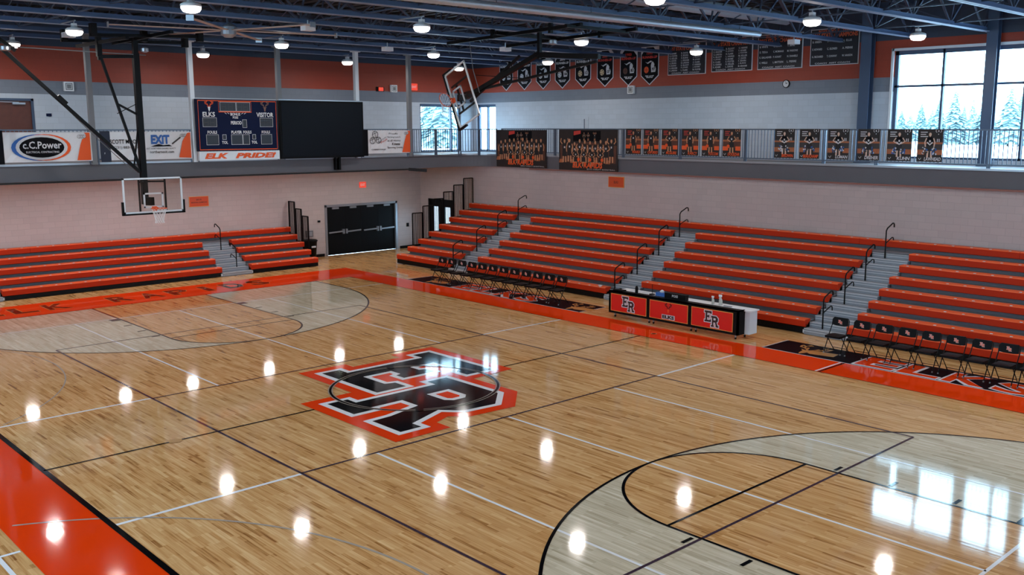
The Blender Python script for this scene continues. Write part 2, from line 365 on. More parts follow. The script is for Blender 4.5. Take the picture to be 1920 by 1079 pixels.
def lanes(mb, z):
    for sg in (-1, 1):
        fx = sg * (HL - 5.79); pts = [(sg * HL, -1.83), (fx, -1.83)] + [(fx - sg * 1.83 * math.sin(a), -1.83 * math.cos(a)) for a in [PI * i / 30 for i in range(1, 30)]] + [(fx, 1.83), (sg * HL, 1.83)]
        mb.poly(FL, pts if sg > 0 else pts[::-1], WOOD, z)
mark('free_throw_lane', lanes, 2 * S)
def whites(mb, z):
    w = .05
    for sx in (-1, 1):
        for y in (-3.05, 0, 3.05): mb.rect(FL, min(3.03 * sx, 12.07 * sx), y - w/2, max(3.03 * sx, 12.07 * sx), y + w/2, P_WH, z)
        mb.rect(FL, 12.07 * sx - w/2, -HW, 12.07 * sx + w/2, HW, P_WH, z)
        for y0, y1 in ((-HW, -4.5), (4.5, HW)): mb.rect(FL, 3.03 * sx - .035, y0, 3.03 * sx + .035, y1, P_WH, z)
    mb.rect(FL, 3.0, -11, 3.06, -8.7, P_WH, z); mb.rect(FL, 2.4, -9.0, 6, -8.94, P_WH, z)
mark('white_court_lines', whites, 3 * S)
def plum(mb, z):
    w = .05
    for y in (-4.5, 4.5): mb.rect(FL, -9, y - w/2, 9, y + w/2, P_PU, z)
    for x in (-9, 9, -3, 3): mb.rect(FL, x - w/2, -4.5, x + w/2, 4.5, P_PU, z)
mark('plum_volleyball_lines', plum, 4 * S)
def silver(mb, z):
    mb.stroke(FL, arc_pts(7.3, -11, 5.8, PI * .28, PI * .86, 40), .04, P_LG, z); mb.stroke(FL, arc_pts(-7.6, -10.5, 5.5, PI * .2, PI * .8, 40), .03, P_LG, z)
mark('faint_silver_arcs', silver, 4 * S)
def blacks(mb, z):
    w = .05
    mb.stroke(FL, [(-HL, -HW), (HL, -HW)], .09, P_BK, z); mb.stroke(FL, [(-HL, HW), (HL, HW)], .02, P_BK, z)
    mb.rect(FL, -w/2, -HW, w/2, HW, P_BK, z)
    for sg in (-1, 1):
        mb.stroke(FL, [(sg * HL, -HW), (sg * HL, HW)], .025, P_BK, z)
        hx = sg * (HL - 1.6); fx = sg * (HL - 5.79)
        mb.stroke(FL, [(sg * HL, -6.02)] + [(hx - sg * 6.02 * math.sin(a), -6.02 * math.cos(a)) for a in [PI * i / 70 for i in range(71)]] + [(sg * HL, 6.02)], w, P_BK, z)
        mb.stroke(FL, [(sg * HL, -1.83), (fx, -1.83)] + [(fx - sg * 1.83 * math.sin(a), -1.83 * math.cos(a)) for a in [PI * i / 40 for i in range(1, 40)]] + [(fx, 1.83), (sg * HL, 1.83)], w, P_BK, z + S * .2)
        mb.rect(FL, fx - w/2, -1.83, fx + w/2, 1.83, P_BK, z)
        for sy in (-1, 1):
            mb.rect(FL, sg * (HL - 2.3) - .15, min(sy * 1.86, sy * 2.12), sg * (HL - 2.3) + .15, max(sy * 1.86, sy * 2.12), P_BK, z)
            for dx in (3.35, 4.35, 5.3): mb.rect(FL, sg * (HL - dx) - .03, min(sy * 1.9, sy * 2.13), sg * (HL - dx) + .03, max(sy * 1.9, sy * 2.13), P_BK, z)
mark('black_court_lines', blacks, 5 * S)
def emblem(mb, z): er_logo(mb, Fr((0, 0, z), (1, 0, 0), (0, 1, 0)), 1, (0, 0), P_OR, P_WH, P_BK, S)
mark('floor_emblem', emblem, 5 * S)
def circ(mb, z):
    for r, m, w in ((1.8, P_BK, .05), (1.84, P_LG, .02), (1.76, P_LG, .02)): mb.stroke(FL, arc_pts(0, 0, r, 0, 2 * PI, 64), w, m, z)
mark('centre_circle', circ, 14 * S)
def endtext(mb, z):
    fr = Fr((-14.85, 0, z), (0, 1, 0), (-1, 0, 0))
    for i, ch in enumerate('ELK RAPIDS'):
        if ch == ' ': continue
        c = -4.45 + .975 * i; wd = .25 if ch == 'I' else .68
        text(mb, fr, ch, c - wd / 2 - .025, -.03, c + wd / 2 + .025, 1.03, P_GD, 0, .05); text(mb, fr, ch, c - wd / 2, 0, c + wd / 2, 1.0, P_DR, S * .5, .03)
mark('baseline_lettering', endtext, 3 * S)
def mats(mb, z):
    for x0, x1, t0, e2 in ((-12.25, -3.45, -9.75, -4.1), (3.05, 12.6, 5.5, 11.6)):
        mb.rect(FL, x0, 8.72, x1, 9.88, P_MB, z)
        mb.rect(FL, x0 - .03, 8.69, x1 + .03, 8.72, P_WH, z)
        for c in (x0, x1): mb.rect(FL, c - .03, 8.69, c + .03, 9.9, P_WH, z)
        fr = Fr((t0, 8.82, z), (1, 0, 0), (0, 1, 0)); cw = 1.04
        for i, ch in enumerate('ELKS'):
            text(mb, fr, ch, i * cw - .05, -.06, i * cw + .97, .96, P_WH, S * .5, .07); text(mb, fr, ch, i * cw, 0, i * cw + .92, .9, P_OR, S, .03)
        for ex in (x0 + 1.0, e2):
            fe = Fr((ex, 9.28, z), (1, 0, 0), (0, 1, 0))
            elk(mb, fe, 0, 0, 1.05, P_GD, P_GD, S * .5)
            mb.poly(fe, [(-.15, -.1), (.2, .05), (.75, .1), (.8, -.25), (.2, -.35)], P_GD, S * .6)
    mb.rect(FL, 5.3, HW, 5.36, 8.7, P_BK, z); mb.rect(FL, 5.22, HW, 5.27, 8.7, P_WH, z)
mark('sideline_lettering', mats, 3 * S)
def spots(mb, z):
    mb.ell(FL, 0, -5.3, .12, .12, P_GD, z)
    mb.ell(FL, .1, 7.95, .09, .09, P_GD, z); mb.ell(FL, .1, 7.95, .06, .06, P_BK, z + S)
    mb.ell(FL, -1.7, .55, .09, .09, P_BK, 16 * S); mb.ell(FL, 1.5, -1.0, .09, .09, P_BK, 16 * S)
mark('floor_plates', spots, 6 * S)

# ------------------------------------------------------------------ windows and doors
def window_grid(name, ax, c, u0, u1, z0, z1, vs, hs, fr=.07, dep=.12, jamb=WMET):
    mb = MB()
    def bx(a0, a1, b0, b1, m, d0=-dep / 2, d1=dep / 2):
        if ax == 'y': mb.box(a0, a1, c + d0, c + d1, b0, b1, m)
        else: mb.box(c + d0, c + d1, a0, a1, b0, b1, m)
    bx(u0, u0 + fr * 1.6, z0, z1, SLATE); bx(u1 - fr * 1.6, u1, z0, z1, SLATE); bx(u0, u1, z1 - fr * 1.8, z1, SLATE); bx(u0, u1, z0, z0 + fr, SLATE)
    for v in vs: bx(v - fr / 2, v + fr / 2, z0, z1, SLATE)
    for h in hs: bx(u0, u1, h - fr / 2, h + fr / 2, SLATE)
    o = struct(mb.build(name))
    g = MB()
    if ax == 'y': g.box(u0, u1, c - .01, c + .01, z0, z1, GLASS)
    else: g.box(c - .01, c + .01, u0, u1, z0, z1, GLASS)
    g.build('pane', o); return o
window_grid('window_1', 'y', YB + .15, 1.3, 10.4, 4.55, 7.98, (2.88, 5.35, 6.9, 8.9), (6.86,))
window_grid('window_2', 'x', XL - .15, 15.2, 17.65, 4.42, 6.62, (17.1,), ())
window_grid('window_3', 'y', YB + .15, -19.7, -18.3, 4.42, 6.62, (-19.0,), ())
window_grid('window_4', 'x', XR + .15, 10, 16, 4.6, 8, (12, 14), (6.9,))
window_grid('window_5', 'x', XR + .15, 5, 8, 4.6, 8, (6.5,), (6.9,))
window_grid('window_6', 'y', YF - .15, -8, 8, 4.6, 8, (-4, 0, 4), (6.9,))
mb = MB(); mb.box(1.24, 10.5, YB - .05, YB, 7.98, 8.06, WMET).box(1.22, 1.3, YB - .05, YB, 4.5, 8.06, WMET)
struct(mb.build('trim_4'))
def steel_column(x, y, z0, z1, w, label, nm='steel_column', m=SLATE):
    t = thing(nm, label, 'column', (x, y, z0), 'steel columns')
    MB().box(x - w/2, x + w/2, y - w*.4, y - w*.32, z0, z1, m).box(x - w/2, x + w/2, y + w*.32, y + w*.4, z0, z1, m).box(x - .03, x + .03, y - w*.33, y + w*.33, z0, z1, m).build('flanges', t)
    MB().box(x - w*.6, x + w*.6, y - w*.5, y + w*.5, z0, z0 + .03, m).build('base_plate', t)
steel_column(.47, 18.2, 4.38, 9.5, .36, 'dark blue steel column on the back wall beside the big window')
steel_column(4.47, 18.2, 4.38, 9.5, .32, 'dark blue steel column standing in front of the big window')
steel_column(6.2, 18.2, 4.38, 9.5, .36, 'dark blue steel column at the right edge of the picture')
# upstairs wooden double door
mb = MB(); mb.box(XL - .2, XL + .02, -3.2, -3.12, 4.38, 6.52, SLATE).box(XL - .2, XL + .02, -1.41, -1.33, 4.38, 6.52, SLATE).box(XL - .2, XL + .02, -3.2, -1.33, 6.44, 6.52, SLATE)
d1 = struct(mb.build('door_1'))
MB().box(XL - .12, XL - .06, -3.12, -2.27, 4.38, 6.46, WOODD).build('door_leaf', d1); MB().box(XL - .12, XL - .062, -2.28, -1.40, 4.38, 6.46, WOODD).build('door_leaf', d1)
mb = MB(); mb.box(XL - .05, XL + .05, -2.0, -1.6, 6.32, 6.38, ALU); mb.obox((XL + .02, -1.8, 6.39), (XL + .1, -2.6, 6.4), .03, .02, ALU); mb.build('door_closer', d1)
# lower black double doors
mb = MB(); mb.box(XL - .2, XL + .03, 9.98, 10.08, 0, 2.22, ALU).box(XL - .2, XL + .03, 13.68, 13.78, 0, 2.22, ALU).box(XL - .2, XL + .03, 9.98, 13.78, 2.12, 2.22, ALU)
d2 = struct(mb.build('door_2'))
for i in range(4):
    y0 = 10.08 + .9 * i
    lf = MB().box(XL - .12, XL - .06, y0, y0 + .895, 0.01, 2.12, PLASTB).build('door_leaf', d2)
    lx = XL - .04
    hb = MB(); hb.obox((lx + .05, y0 + .08, 1.0), (lx + .05, y0 + .82, 1.03), .04, .06, ALU)
    e = y0 + (.82 if i % 2 == 0 else .08); hb.box(lx - .02, lx + .07, e - .04, e + .04, .92, 1.12, ALU); hb.build('push_bar', lf)
    MB().box(lx - .02, lx + .04, y0 + .3, y0 + .62, 2.02, 2.1, ALU).build('door_closer', lf)
# glass doors under the track, behind the guard panels
mb = MB(); mb.box(-19.35, -17.5, YLO - .02, YLO + .1, 2.2, 2.3, BLK)
for x in (-19.35, -18.48, -17.6): mb.box(x, x + .12, YLO - .02, YLO + .1, 0, 2.3, BLK)
d3 = struct(mb.build('door_3'))
for x in (-19.23, -18.36):
    lf = MB(); lf.box(x, x + .76, YLO + .02, YLO + .06, 0, .55, BLK).box(x, x + .76, YLO + .02, YLO + .06, 1.95, 2.2, BLK).box(x, x + .17, YLO + .02, YLO + .06, .55, 1.95, BLK).box(x + .6, x + .76, YLO + .02, YLO + .06, .55, 1.95, BLK)
    lf = lf.build('door_leaf', d3); MB().box(x + .17, x + .6, YLO + .035, YLO + .045, .55, 1.95, GLASS).build('pane', lf)
# ------------------------------------------------------------------ outside: snow and pines beyond the windows
mb = MB(); mb.box(-900, 500, YB + .35, 900, -.4, -.1, SNOW); mb.box(-900, XL - .35, -100, YB + .35, -.4, -.1, SNOW)
o = mb.build('snow_ground'); o['kind'] = 'structure'
PINE = [mat('pine_needles_a', '6f8a8e', .9, noise=.4, nscale=.8), mat('pine_needles_b', '86a0a4', .9, noise=.4, nscale=.8)]
BARK = mat('pine_bark', '4a3a32', .9)
def pine(x, y, h, r, k, label, seed):
    rnd = random.Random(seed); t = thing('pine_tree', label, 'tree', (x, y, -.1), 'pines beyond the windows')
    MB().tube([(x, y, -.1), (x, y, h * .9)], [h * .02, h * .006], BARK, 6).build('trunk', t)
    mb = MB(); n = 22
    for i in range(n):
        f = i / n; z = h * (.1 + .9 * f); rr = r * (1 - f) ** .85 + .1; q = 13
        for j in range(q):
            a = 2 * PI * (j + rnd.random() * .8) / q; L = rr * rnd.uniform(.55, 1.2); w = rr * .24 + .08; ca, sa = math.cos(a), math.sin(a)
            p0 = V((x, y, z + h * .05)); p1 = V((x + ca * L, y + sa * L, z - L * .3)); s = V((-sa, ca, 0)) * w
            m0 = p0.lerp(p1, .6)
            mb.face([p0, m0 + s, p1], PINE[k]); mb.face([p0, p1, m0 - s], PINE[k]); mb.face([m0 + s + V((0, 0, -.15)), m0 - s + V((0, 0, -.15)), p1], PINE[k] if rnd.random() < .6 else SNOW)
    mb.build('crown', t)
# in view through the big window / the corner windows (direction from the hall, distance)
TR = [(1680, 100, 208, 1.5), (1697, 112, 214, 1.6), (1716, 126, 196, 2.0), (1736, 104, 204, 1.3), (1748, 92, 190, 1.5), (1777, 96, 172, 2.1), (1795, 118, 200, 1.5), (1811, 112, 188, 1.5), (1837, 94, 179, 2.1), (1880, 90, 168, 2.1), (1899, 104, 184, 1.8), (1923, 92, 182, 1.9)]
CAM = V((16.3985, -11.995, 0)); ya = .8113
def bearing(px, dist):
    a = math.atan((px - 1002.7) / F_PX); d = V((-math.sin(ya) * math.cos(a) + math.cos(ya) * math.sin(a), math.cos(ya) * math.cos(a) + math.sin(ya) * math.sin(a), 0))
    return CAM + d * dist
ORD = ['first', 'second', 'third', 'fourth', 'fifth', 'sixth', 'seventh', 'eighth', 'ninth', 'tenth', 'eleventh', 'twelfth', 'thirteenth', 'fourteenth', 'fifteenth', 'sixteenth', 'seventeenth', 'eighteenth', 'nineteenth', 'twentieth']
for i, (px, D, yt, r) in enumerate(TR):
    r *= 3.4; D = 330 + (D - 90) * 4.5
    h = 5.65 + D * .94 * (238 - yt) / 1800; p = bearing(px, D); pine(p.x, p.y, h, r, i % 2, 'snowy pine outside the big right window, %s from the left' % ORD[i], i)
for i, (px, D, h, r) in enumerate([(808, 92, 6.8, 2.0), (832, 84, 7.6, 2.6)]):
    D *= 3.2; h = 5.65 + D * .045; r *= 3; p = bearing(px, D); pine(p.x, p.y, h, r, i % 2, 'snowy pine outside the corner windows, %s from the left' % ORD[i], 40 + i)

# ------------------------------------------------------------------ roof joists, girder, braces
NJ = 16
for i in range(NJ):
    x = 19.0 - 2.42 * i - .0; x = 18.8 - 2.42 * i
    if x < -19.6: break
    t = thing('roof_joist', 'blue-grey open web steel roof joist, %s counting from the scoreboard wall' % ORD[NJ - 1 - i], 'joist', (x, YB, 8.4), 'steel joists under the roof deck')
    mb = MB()
    for s in (-1, 1): mb.box(x + s * .03 - .045 + (s * .03), x + s * .03 + .045 + (s * .03), YF, YB, 8.37, 8.385, STEEL); mb.box(x + s * .025 - .008, x + s * .025 + .008, YF, YB, 8.385, 8.50, STEELV)
    mb.build('bottom_chord', t)
    mb = MB(); mb.box(x - .1, x + .1, YF, YB, 9.5, 9.52, STEEL2).box(x - .035, x - .02, YF, YB, 9.4, 9.5, STEEL2).box(x + .02, x + .035, YF, YB, 9.4, 9.5, STEEL2); mb.build('top_chord', t)
    mb = MB(); p = 2.3; y = YF + .6 + (i % 2) * .3
    while y < YB - 1.2:
        mb.obox((x, y, 9.45), (x, y + p / 2, 8.43), .055, .055, STEEL2); mb.obox((x, y + p / 2, 8.43), (x, y + p, 9.45), .055, .055, STEEL2)
        mb.obox((x, y + p / 2 + .02, 8.43), (x, y + p / 2 + .3, 9.45), .04, .04, STEEL2)
        y += p
    mb.build('web_bars', t)
# bridging rows between the joists
for k, y in enumerate((-14, -8.5, -3, 2.5, 7.0, 11.6, 15.8)):
    t = thing('joist_bridging', 'thin steel bridging line tying the joists together, %s from the scorer table side' % ORD[6 - k], 'brace', (XL, y, 8.5), 'bridging rows')
    mb = MB(); x = 18.8
    mb.obox((19.5, y, 8.47), (-19.8, y, 8.47), .035, .035, STEEL2).obox((19.5, y, 9.38), (-19.8, y, 9.38), .035, .035, STEEL2)
    while x - 2.42 > -19.7:
        if not x - 2.42 < -1.7 < x: mb.obox((x, y, 8.47), (x - 2.42, y, 9.4), .028, .028, STEEL2).obox((x, y, 9.4), (x - 2.42, y, 8.47), .028, .028, STEEL2)
        x -= 2.42
    mb.build('bridging_bars', t)
# columns along the scoreboard side of the track
for i, (y, m) in enumerate(((-1.0, COLM), (2.3, WMET), (5.55, COLM), (8.83, WMET), (11.3, COLM), (-4.3, COLM), (-7.6, COLM))):
    t = thing('track_column', ['grey steel post between the two left sponsor banners', 'bright steel post at the left edge of the scoreboard', 'grey steel post above the middle of the scoreboard and screen', 'bright steel post above the right side of the black screen',
              'dark grey steel post right of the small sponsor banner', 'grey steel post left of the frame', 'grey steel post farthest left along the track'][i], 'column', (-15.45, y, 4.38), 'posts along the scoreboard side of the track')
    MB().box(-15.53, -15.37, y - .075, y + .075, 4.38, 8.4, m).build('post', t); MB().box(-15.6, -15.3, y - .14, y + .14, 8.36, 8.4, m).build('cap_plate', t)
# roof edge beam above them
tag(MB().box(-15.55, -15.35, YF, YB, 8.4, 8.62, STEEL2).build('edge_beam'), 'dark steel beam carried by the track posts', 'beam')

# ------------------------------------------------------------------ high bay lamps
def jx(x): return min((18.8 - 2.42 * i for i in range(16)), key=lambda v: abs(v - x))
def lamp(name, x, y, z, label, r=.22, power=LAMP_W, group='round high bay lamps', drop=.27):
    t = thing(name, label, 'lamp', (x, y, z + drop), group)
    MB().tube([(x, y, z + .13), (x, y, z + drop)], .018, ALU, 6).box(x - .06, x + .06, y - .06, y + .06, z + .12, z + .2, WHT).obox((min(x, jx(x)) - .1, y, z + drop), (max(x, jx(x)) + .1, y, z + drop), .04, .03, ALU).build('hanger', t)
    MB().lathe((x, y, z), [(.07, .14), (.09, .1), (r * .75, .085), (r, .05), (r * 1.02, .015), (r, 0)][::-1], WHT, 20).build('housing', t, True)
    MB().lathe((x, y, z), [(r * .96, -.001), (r * .98, -.03), (r * .8, -.10), (r * .5, -.125), (r * .1, -.13)][::-1], LEDL, 20).build('lens', t, True)
    d = bpy.data.lights.new('lamp_light', 'AREA'); d.shape = 'DISK'; d.size = r * 1.8; d.energy = power; d.color = (1, .955, .91)
    o = bpy.data.objects.new('lamp_light', d); COL.objects.link(o); o.parent = t; o.location = (0, 0, -drop - .14)
xs = [-17.2, -11.6, -4.3, 3.5, 10.8, 17.2]; ys = [-15, -9, -2.6, 3.6, 9.6, 15.3]
RN = ['nearest', 'second', 'third', 'fourth', 'fifth', 'farthest']
for i, x in enumerate(xs):
    for j, y in enumerate(ys):
        if j < 1 and i not in (2, 3): pass
        lamp('high_bay_lamp', x, y, 8.12, 'high bay lamp, %s from the near side, in the %s line from the scoreboard wall' % (RN[j], ORD[i]))
for i, y in enumerate((-8.5, -5.6, -2.9, .14, 2.6, 5.7, 8.9, 11.9)):
    t = thing('soffit_lamp', 'flat round lamp under the track, %s from the left' % ORD[i], 'lamp', (-17.4, y, 3.9), 'lamps under the track')
    MB().lathe((-17.4, y, 3.84), [(.2, 0), (.2, .06)], WHT, 20).build('housing', t); MB().lathe((-17.4, y, 3.822), [(.12, 0), (.18, .006), (.18, .018)], LEDL, 20).build('lens', t)
    d = bpy.data.lights.new('lamp_light', 'AREA'); d.shape = 'DISK'; d.size = .34; d.energy = 34; d.color = (1, .95, .9)
    o = bpy.data.objects.new('lamp_light', d); COL.objects.link(o); o.parent = t; o.location = (0, 0, -.085)

# ------------------------------------------------------------------ silver ducts, fan
def duct(x0, x1, y0, y1, z, r, label, hang):
    t = thing('round_duct', label, 'duct', (x1, y1, z), 'silver round ducts')
    MB().tube([(x0, y0, z), (x1, y1 - .08, z), (x1, y1 - .02, z), (x1, y1, z)], [r, r, r * .8, r * .3], DUCTM, 16).build('tube', t, True)
    mb = MB(); y = y1 - 1
    while y > y0: xx = x0 + (x1 - x0) * (y - y0) / (y1 - y0); mb.tube([(xx, y, z), (xx, y, z + hang)], .01, STEEL2, 5); y -= 3
    mb.build('hanger_rods', t)
duct(-1.1, -.1, -17, 12.8, 8.24, .085, 'long thin silver duct hanging lowest, its rounded end near the champion boards', .2)
duct(-1.7, -1.7, -17, 16.8, 9.1, .2, 'silver round duct higher up between the joist webs', .4)
fc = V((-10.3, 1.2, 8.3))
t = thing('ceiling_fan', 'very large pale ceiling fan with six long thin blades', 'fan', (fc.x, fc.y, 8.6))
MB().tube([fc + V((0, 0, -.15)), fc + V((0, 0, .9))], .05, STEEL2, 8).lathe(fc, [(.12, -.2), (.22, -.12), (.22, .1), (.1, .2)], ALU, 16).build('motor', t)
for i in range(6):
    a = math.radians(-43 + 60 * i); d = V((math.cos(a), math.sin(a), 0)); s = V((-d.y, d.x, 0))
    mb = MB(); L = 3.2
    for (u0, u1) in ((.2, L),):
        p = [fc + d * u0 - s * .07, fc + d * u1 - s * .07, fc + d * u1 + s * .07, fc + d * u0 + s * .07]
        mb.face([q + V((0, 0, .012)) for q in p], CARD); mb.face([q - V((0, 0, .012)) for q in p][::-1], CARD)
        for k in range(4): a0, a1 = p[k], p[(k + 1) % 4]; mb.face([a0 - V((0, 0, .012)), a1 - V((0, 0, .012)), a1 + V((0, 0, .012)), a0 + V((0, 0, .012))], CARD)
    bl = mb.build('blade', t); e = fc + d * L; MB().obox(e - s * .1, e + s * .1, .03, .14, ALU).build('winglet', bl)
for i, (x, y) in enumerate(((-7.6, 2.2), (-12.0, 7.9), (-9.2, 10.9), (-.7, 15.6), (-14.2, -1.9))):
    t = thing('ceiling_box', 'small pale box under the joists, %s of five from the near side' % ORD[i], 'ceiling box', (x, y, 8.37), 'small boxes on the joists')
    MB().box(x - .13, x + .13, y - .16, y + .16, 8.16, 8.3, WHT).build('case', t); MB().tube([(x, y, 8.28), (x, y, 8.45)], .02, ALU, 6).build('stem', t)

# ------------------------------------------------------------------ hoops
def board_parts(t, fr, M=None):
    """fr: origin at board bottom centre, right, up, normal towards the court"""
    w, h = 1.83, 1.07; mb = MB()
    for (a0, b0, a1, b1) in ((-w/2, 0, w/2, .05), (-w/2, h - .05, w/2, h), (-w/2, 0, -w/2 + .05, h), (w/2 - .05, 0, w/2, h)): mb.slab(fr, [(a0, b0), (a1, b0), (a1, b1), (a0, b1)], .04, WMET, -.02)
    fo = mb.build('board_frame', t)
    MB().slab(fr, [(-w/2 + .04, .04), (w/2 - .04, .04), (w/2 - .04, h - .04), (-w/2 + .04, h - .04)], .012, GLASS, -.006).build('glass', fo)
    mb = MB(); a, b0, b1, q = .305, .15, .61, .05
    for r in ((-a, b0, a, b0 + q), (-a, b1 - q, a, b1), (-a, b0, -a + q, b1), (a - q, b0, a, b1)): mb.rect(fr, *r, FABW, .012); mb.rect(fr, *r, FABW, -.012)
    mb.build('target_square', fo)
    mb = MB(); 
    mb.slab(fr, [(-w/2 - .03, -.05), (w/2 + .03, -.05), (w/2 + .03, .0), (-w/2 - .03, .0)], .09, PLASTB, -.045)
    for s in (-1, 1):
        x0, x1 = sorted((s * (w/2 - .0), s * (w/2 + .05))); mb.slab(fr, [(x0, -.05), (x1, -.05), (x1, .36), (x0, .36)], .09, PLASTB, -.045)
    mb.build('edge_padding', t)
    # rim, bracket, net
    rc = fr.p(0, .15, .38); rt = MB(); n = 24
    ring = [rc + fr.r * .228 * math.cos(2 * PI * i / n) + fr.n * .228 * math.sin(2 * PI * i / n) for i in range(n + 1)]
    rt.tube(ring, .011, ORG, 6, False)
    rt.slab(fr, [(-.07, .05), (.07, .05), (.07, .19), (-.07, .19)], .03, ORG, .012)
    rt.obox(fr.p(-.05, .15, .03), fr.p(-.05, .15, .16), .02, .05, ORG, fr.u).obox(fr.p(.05, .15, .03), fr.p(.05, .15, .16), .02, .05, ORG, fr.u).obox(fr.p(0, .05, .03), fr.p(0, .13, .17), .02, .03, ORG, fr.r)
    rim = rt.build('rim', t)
    g = V((0, 0, -1)); nb = MB(); n = 12; lv = [(.0, .222), (.1, .19), (.2, .155), (.3, .13), (.38, .125), (.45, .135)]
    for s in (1, -1):
        for i in range(n):
            pts = []
            for k, (dz, r) in enumerate(lv):
                a = 2 * PI * (i + s * k * .5) / n; pts.append(rc + fr.r * r * math.cos(a) + fr.n * r * math.sin(a) + g * dz)
            nb.tube(pts, .005, WHT, 4, False)
    nb.build('net', rim)
    return fo
HX = -13.05; hy = -.17
t = thing('basketball_hoop', 'lowered glass basketball hoop hanging from the roof in front of the left bleachers', 'basketball hoop', (HX, hy, 8.4), 'basketball hoops')
board_parts(t, Fr((HX, hy, 2.96), (0, 1, 0), (0, 0, 1)))
mb = MB(); mb.obox((HX - .35, hy - .12, 7.75), (HX - .35, hy - .12, 3.2), .17, .17, BLK)
mb.obox((HX - .35, hy - .12, 3.3), (HX - .05, hy, 3.3), .12, .25, BLK).obox((HX - .35, hy - .12, 3.9), (HX - .05, hy - .4, 3.9), .05, .05, BLK).obox((HX - .35, hy - .12, 3.9), (HX - .05, hy + .4, 3.9), .05, .05, BLK)
mb.obox((HX - .05, hy - .4, 3.0), (HX - .05, hy - .4, 3.98), .04, .06, BLK).obox((HX - .05, hy + .4, 3.0), (HX - .05, hy + .4, 3.98), .04, .06, BLK)
mb.build('mast', t)
mb = MB(); mb.obox((HX - .35, -1.3, 7.55), (HX - .35, -.35, 4.2), .07, .07, BLK).obox((HX - .35, -1.35, 7.6), (HX - .35, -.2, 7.66), .1, .1, BLK).obox((HX - .35, -.95, 6.25), (HX - .35, -.3, 5.9), .06, .06, BLK).obox((HX - .35, -.3, 5.9), (HX - .35, -.55, 4.4), .04, .04, BLK).obox((HX-.35, -.95, 5.95), (HX-.35, -.25, 6.3), .02, .02, BLK)
mb.obox((HX - .35, -1.35, 7.5), (HX - .35, -1.35, 7.95), .09, .09, BLK)
mb.build('side_frame', t)
mb = MB(); mb.obox((-13.35, -4.0, 7.72), (-13.35, -.42, 4.2), .09, .09, BLK).obox((-13.35, -2.62, 6.42), (-13.35, -2.4, 6.2), .14, .14, BLK)
mb.build('diagonal_brace', t)
mb = MB(); mb.tube([(-13.45, -3.75, 7.6), (-13.45, -1.55, 5.2), (-13.45, -.6, 4.25)], .012, COLM, 5); mb.tube([(-13.35, -3.95, 7.75), (-13.35, 0, 7.7)], .015, COLM, 5)
mb.lathe((-13.35, -3.88, 7.62), [(.1, 0), (.14, .03), (.14, .12), (.1, .15)], ALU, 14); mb.build('winch_cable', t)
mb = MB()
for (a, b) in (((-12.2, -2.0, 8.1), (-12.2, 1.3, 8.25)), ((-14.6, -2.0, 8.1), (-14.6, 1.9, 8.25)), ((-15.2, -.25, 8.15), (-10.8, -.25, 8.2)), ((-15.2, -1.35, 8.0), (-11.2, -1.35, 8.0)), ((-14, -4.2, 8.15), (-12.6, -4.2, 8.15)), ((-13.4, -4.2, 8.1), (-13.4, -3.6, 7.65))): mb.obox(a, b, .09, .09, BLK)
for x, y in ((-14.6, -1.9), (-12.2, -1.9), (-12.2, 1.2), (-14.6, 1.8), (-13.4, 0)): mb.box(x - .1, x + .1, y - .08, y + .08, 8.1, 8.42, BLK)
for x, y in ((HX - .35, hy - .12), (HX - .35, -1.35)): mb.box(x - .07, x + .07, y - .07, y + .07, 7.6, 8.2, BLK)
mb.lathe((HX - .3, hy + .15, 7.78), [(.05, 0), (.11, .03), (.11, .12), (.05, .15)], ALU, 12)
mb.build('ceiling_frame', t)
# folded side hoop
U = V((.80, 0, .36)).normalized(); Rr = V((-.36, 0, .80)).normalized()   # board up follows the folded mast
c0 = V((-7.82, 7.4, 6.33))
t = thing('basketball_hoop', 'glass basketball hoop folded up sideways under the roof near the pennants', 'basketball hoop', (-4.2, 7.5, 8.4), 'basketball hoops')
fr2 = Fr(c0, Rr, U)
if fr2.n.y > 0: fr2 = Fr(c0, -Rr, U)
def tilt_board():
    keep = Fr(c0, fr2.r, fr2.u); board_parts(t, keep)
tilt_board()
b = fr2
mb = MB(); k0 = b.p(0, .35, -.3); pv = V((-4.15, 7.7, 7.65)); pv2 = V((-4.1, 8.3, 7.65))
mb.obox(k0, pv, .13, .13, BLK).obox(b.p(.2, .5, -.3), V((-5.0, 7.7, 7.62)), .07, .07, BLK).obox(b.p(-.15, .35, -.3), V((-1.9, 7.7, 7.32)), .07, .07, BLK)
mb.obox(b.p(0, .3, -.3), b.p(0, .3, -.02), .1, .2, BLK); mb.obox(b.p(-.45, .1, -.06), b.p(-.45, 1.0, -.06), .04, .05, BLK); mb.obox(b.p(.45, .1, -.06), b.p(.45, 1.0, -.06), .04, .05, BLK)
mb.obox(b.p(-.45, .3, -.1), b.p(.45, .3, -.1), .05, .05, BLK)
mb.build('mast', t)
mb = MB(); mb.obox((-4.3, 7.7, 7.62), (-1.8, 7.7, 7.45), .12, .14, BLK).obox((-4.15, 7.7, 7.5), (-4.15, 7.7, 8.3), .1, .1, BLK)
for a, c in (((-7.5, 7.0, 8.1), (-1.8, 7.0, 8.25)), ((-7.0, 9.0, 8.1), (-1.6, 9.0, 8.25)), ((-4.8, 6.6, 8.2), (-4.8, 9.1, 8.2)), ((-2.0, 6.6, 8.2), (-2.0, 9.1, 8.2))): mb.obox(a, c, .09, .09, BLK)
for a in ((-5.4, 7.0), (-2.98, 7.0), (-5.4, 9.0), (-2.98, 9.0)): mb.box(a[0] - .05, a[0] + .05, a[1] - .05, a[1] + .05, 8.1, 8.4, BLK)
